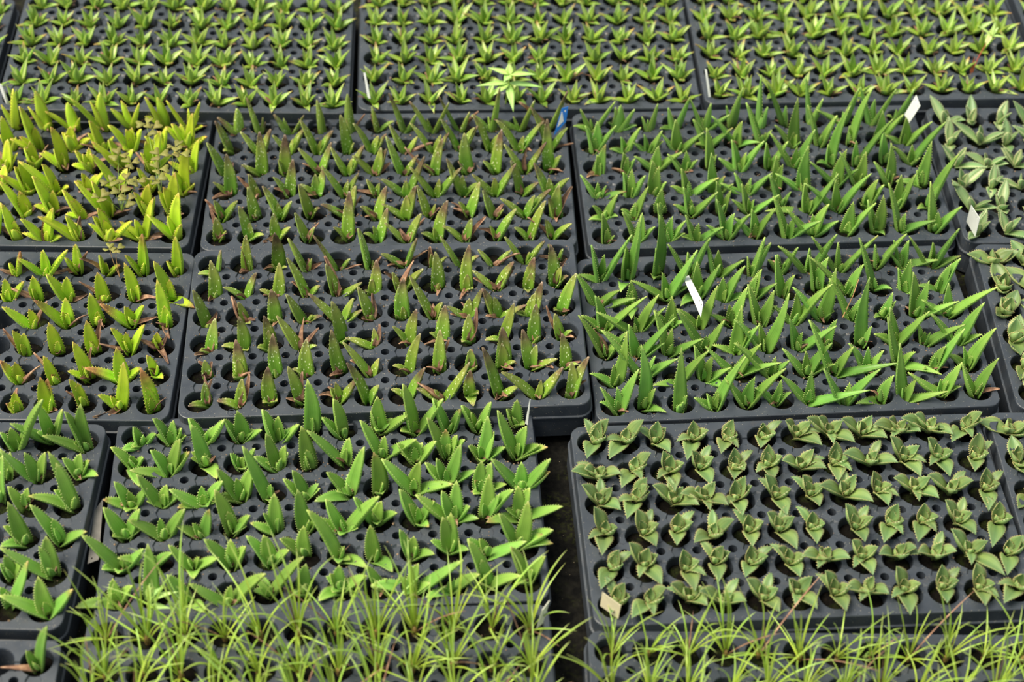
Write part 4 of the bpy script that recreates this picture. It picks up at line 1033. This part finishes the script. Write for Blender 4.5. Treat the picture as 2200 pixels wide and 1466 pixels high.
def leaflet_mesh():
    # heart-shaped leaflet lying along +x, notch at the far end
    out = [(0, 0), (0.0032, 0.0020), (0.0062, 0.0046), (0.0086, 0.0052), (0.0098, 0.0036), (0.0092, 0.0012), (0.0080, 0.0)]
    out = out + [(x, -y) for (x, y) in out[-2:0:-1]]
    V = [(x, y, 0.0006 + 0.16 * abs(y)) for (x, y) in out] + [(x, y, 0.16 * abs(y)) for (x, y) in out] + [(0.005, 0, 0.0006), (0.005, 0, 0.0)]
    n = len(out)
    F = []
    for k in range(n):
        k2 = (k + 1) % n
        F += [(2 * n, k, k2), (2 * n + 1, n + k2, n + k), (k, n + k, n + k2, k2)]
    me = mesh('leaflet', V, F, M['oxalis'])
    ca = me.color_attributes.new('lf', 'FLOAT_COLOR', 'POINT')
    ca.data.foreach_set('color', np.array([(0.4, 0.5, 0.0, 0.0)] * len(V), dtype=np.float32).ravel())
    return me
LEAFLET = leaflet_mesh()
OXW = ['olive clover weed with eight leaves amid tall yellow-green aloes', 'olive clover weed with five leaves, nearer the tray edge',
       'two-leaved olive clover weed by the rightmost yellow-green aloes', 'tiny clover sprout between the two left aloe trays']
for q, (bs, cs) in enumerate([
((-0.5666,0.2315,0.0000),[(-0.5745,0.2909,0.0550),(-0.5533,0.2744,0.0550),(-0.5544,0.2362,0.0550),(-0.5761,0.2317,0.0550),(-0.5563,0.2089,0.0550),(-0.5382,0.2336,0.0550),(-0.5436,0.1944,0.0550),(-0.5832,0.1974,0.0550)]),
((-0.5160,0.2612,0.0000),[(-0.5449,0.3566,0.0600),(-0.5339,0.3462,0.0600),(-0.5098,0.2568,0.0600),(-0.5092,0.2327,0.0600),(-0.5150,0.2880,0.0600)]),
((-0.5070,0.3194,0.0000),[(-0.4951,0.3068,0.0600),(-0.4861,0.2931,0.0600)]),
((-0.5447,0.0951,0.0000),[(-0.5572,0.1144,0.0360),(-0.5483,0.1149,0.0360)])]):
    org = Vector(bs)
    root = empty('clover_weed', org)
    for k, cpt in enumerate(cs):
        cp = Vector(cpt)
        st = link('stem', tube('stem', [org, org.lerp(cp, 0.55) + Vector((rng.uniform(-.003, .003), 0, 0.004)), cp], 0.0005, M['tanstem'] if q == 3 else M['stem'], org, 5), root)
        a0 = rng.uniform(0, 6.28)
        for s in range(3):
            o = link('leaflet', LEAFLET, st, cp - org)
            sc = rng.uniform(1.2, 1.55) * (0.8 if q == 3 else 1.0)
            o.scale = (sc, sc, sc)
            o.rotation_euler = (rng.uniform(-0.25, 0.25), rng.uniform(-0.3, 0.1), a0 + s * 2.094)
    tag(root, OXW[q], 'weed', 'clover weeds')

S_ = dict(base=(-0.4075,-0.4602,0.0000),tips=[(-0.4048,-0.4512,0.0500),(-0.3724,-0.4544,0.0400),(-0.3813,-0.4654,0.0220),(-0.3913,-0.4523,0.0450),(-0.4086,-0.4583,0.0360)])
org = Vector(S_['base'])
root = empty('leafy_sprout', org)
top = org.lerp(Vector(S_['tips'][4]), 0.8)
link('stem', tube('stem', [org, top], 0.0009, M['stem'], org), root)
for k, tp in enumerate(S_['tips']):
    link('leaf', leaf_mesh('leaf', M['seedling'], Vector(tp) - org, 0.0085, 'ovate', th=0.04, bow=0.06, chan=0.12, start=(top - org) * (0.6 if k in (2,) else 1.0)), root)
tag(root, 'light green leafy sprout among the grassy seedlings at left', 'weed')

pts = [(0.4510,0.0622,0.0030),(0.4615,0.0815,0.0140),(0.4651,0.0859,0.0260),(0.4744,0.1114,0.0300),(0.4538,0.0841,0.0200)]
org = Vector(pts[0])
o = link('dry_stalk', tube('dry_stalk', pts[:4], 0.0009, M['tanstem'], org), None, org)
tag(o, 'thin tan dried stalk standing among the long green aloes', 'dry stalk')

A_, B2 = ((0.0305,-0.1238,0.0080),(0.0527,-0.1189,0.0090))
org = Vector(A_)
o = link('fallen_leaf', leaf_mesh('fallen_leaf', M['dry'], Vector(B2) - org, 0.0065, 'dry', th=0.08, bow=0.02, chan=0.3), None, org)
tag(o, 'brown fallen leaf stuck on front rim of the untagged centre tray', 'leaf')

# loose soil crumbs on the trays
def crumbs(key, count, seed):
    r = random.Random(seed)
    V, F = [], []
    for q in range(count):
        i, j = r.randrange(NY), r.randrange(NX)
        pick = r.random()
        if pick < 0.45:            # a ring round the mouth of the cell
            a = r.uniform(0, 6.283); d = RC + 0.0006 + abs(r.gauss(0, 0.0012))
            x, y = d * math.cos(a), d * math.sin(a)
            z = LOW if abs(math.sin(a)) < 0.35 else 0.0
        elif pick < 0.85:      # in the channels between cells
            if r.random() < 0.6: x, y = r.gauss(0, 0.005), PY / 2 + r.gauss(0, 0.003)
            else: x, y = PX / 2 + r.gauss(0, 0.002), r.gauss(0, 0.004)
            z = LOW
        else:
            x, y = r.uniform(-PX / 2, PX / 2), PY / 2 + r.gauss(0, 0.005)
            z = 0.0
        cx, cy = (j - 5.5) * PX + x, (2.5 - i) * PY + y
        if abs(cx) > HX - 0.005 or abs(cy) > HY - 0.005: continue
        s = abs(r.gauss(0, 0.0006)) + 0.0004
        o = len(V)
        for d in ((1, 0, 0), (-1, 0, 0), (0, 1, 0), (0, -1, 0), (0, 0, 1), (0, 0, -.3)):
            V.append((cx + d[0] * s * r.uniform(.6, 1.3), cy + d[1] * s * r.uniform(.6, 1.3), z + s * 0.3 + d[2] * s * r.uniform(.6, 1.3)))
        for (a, b, c) in ((0, 2, 4), (2, 1, 4), (1, 3, 4), (3, 0, 4), (2, 0, 5), (1, 2, 5), (3, 1, 5), (0, 3, 5)): F.append((o + a, o + b, o + c))
    return mesh('soil_crumbs', V, F, M['crumb'], False)
for n, (key, cnt) in enumerate((('C2', 800), ('D2', 800), ('R1', 700), ('R2', 700), ('L1', 300), ('L2', 600), ('L3', 300), ('B1', 450), ('T1', 350), ('T2', 350), ('T3', 350), ('J', 60), ('RR1', 200), ('G1', 120))):
    o = link('soil_crumbs', crumbs(key, cnt, 900 + n))
    o.matrix_world = TM[key]
    tag(o, 'loose brown soil crumbs scattered over the %s' % TRAY_LABEL[key].replace('black plug tray', 'tray')[:70], 'soil', 'soil crumbs', 'stuff')
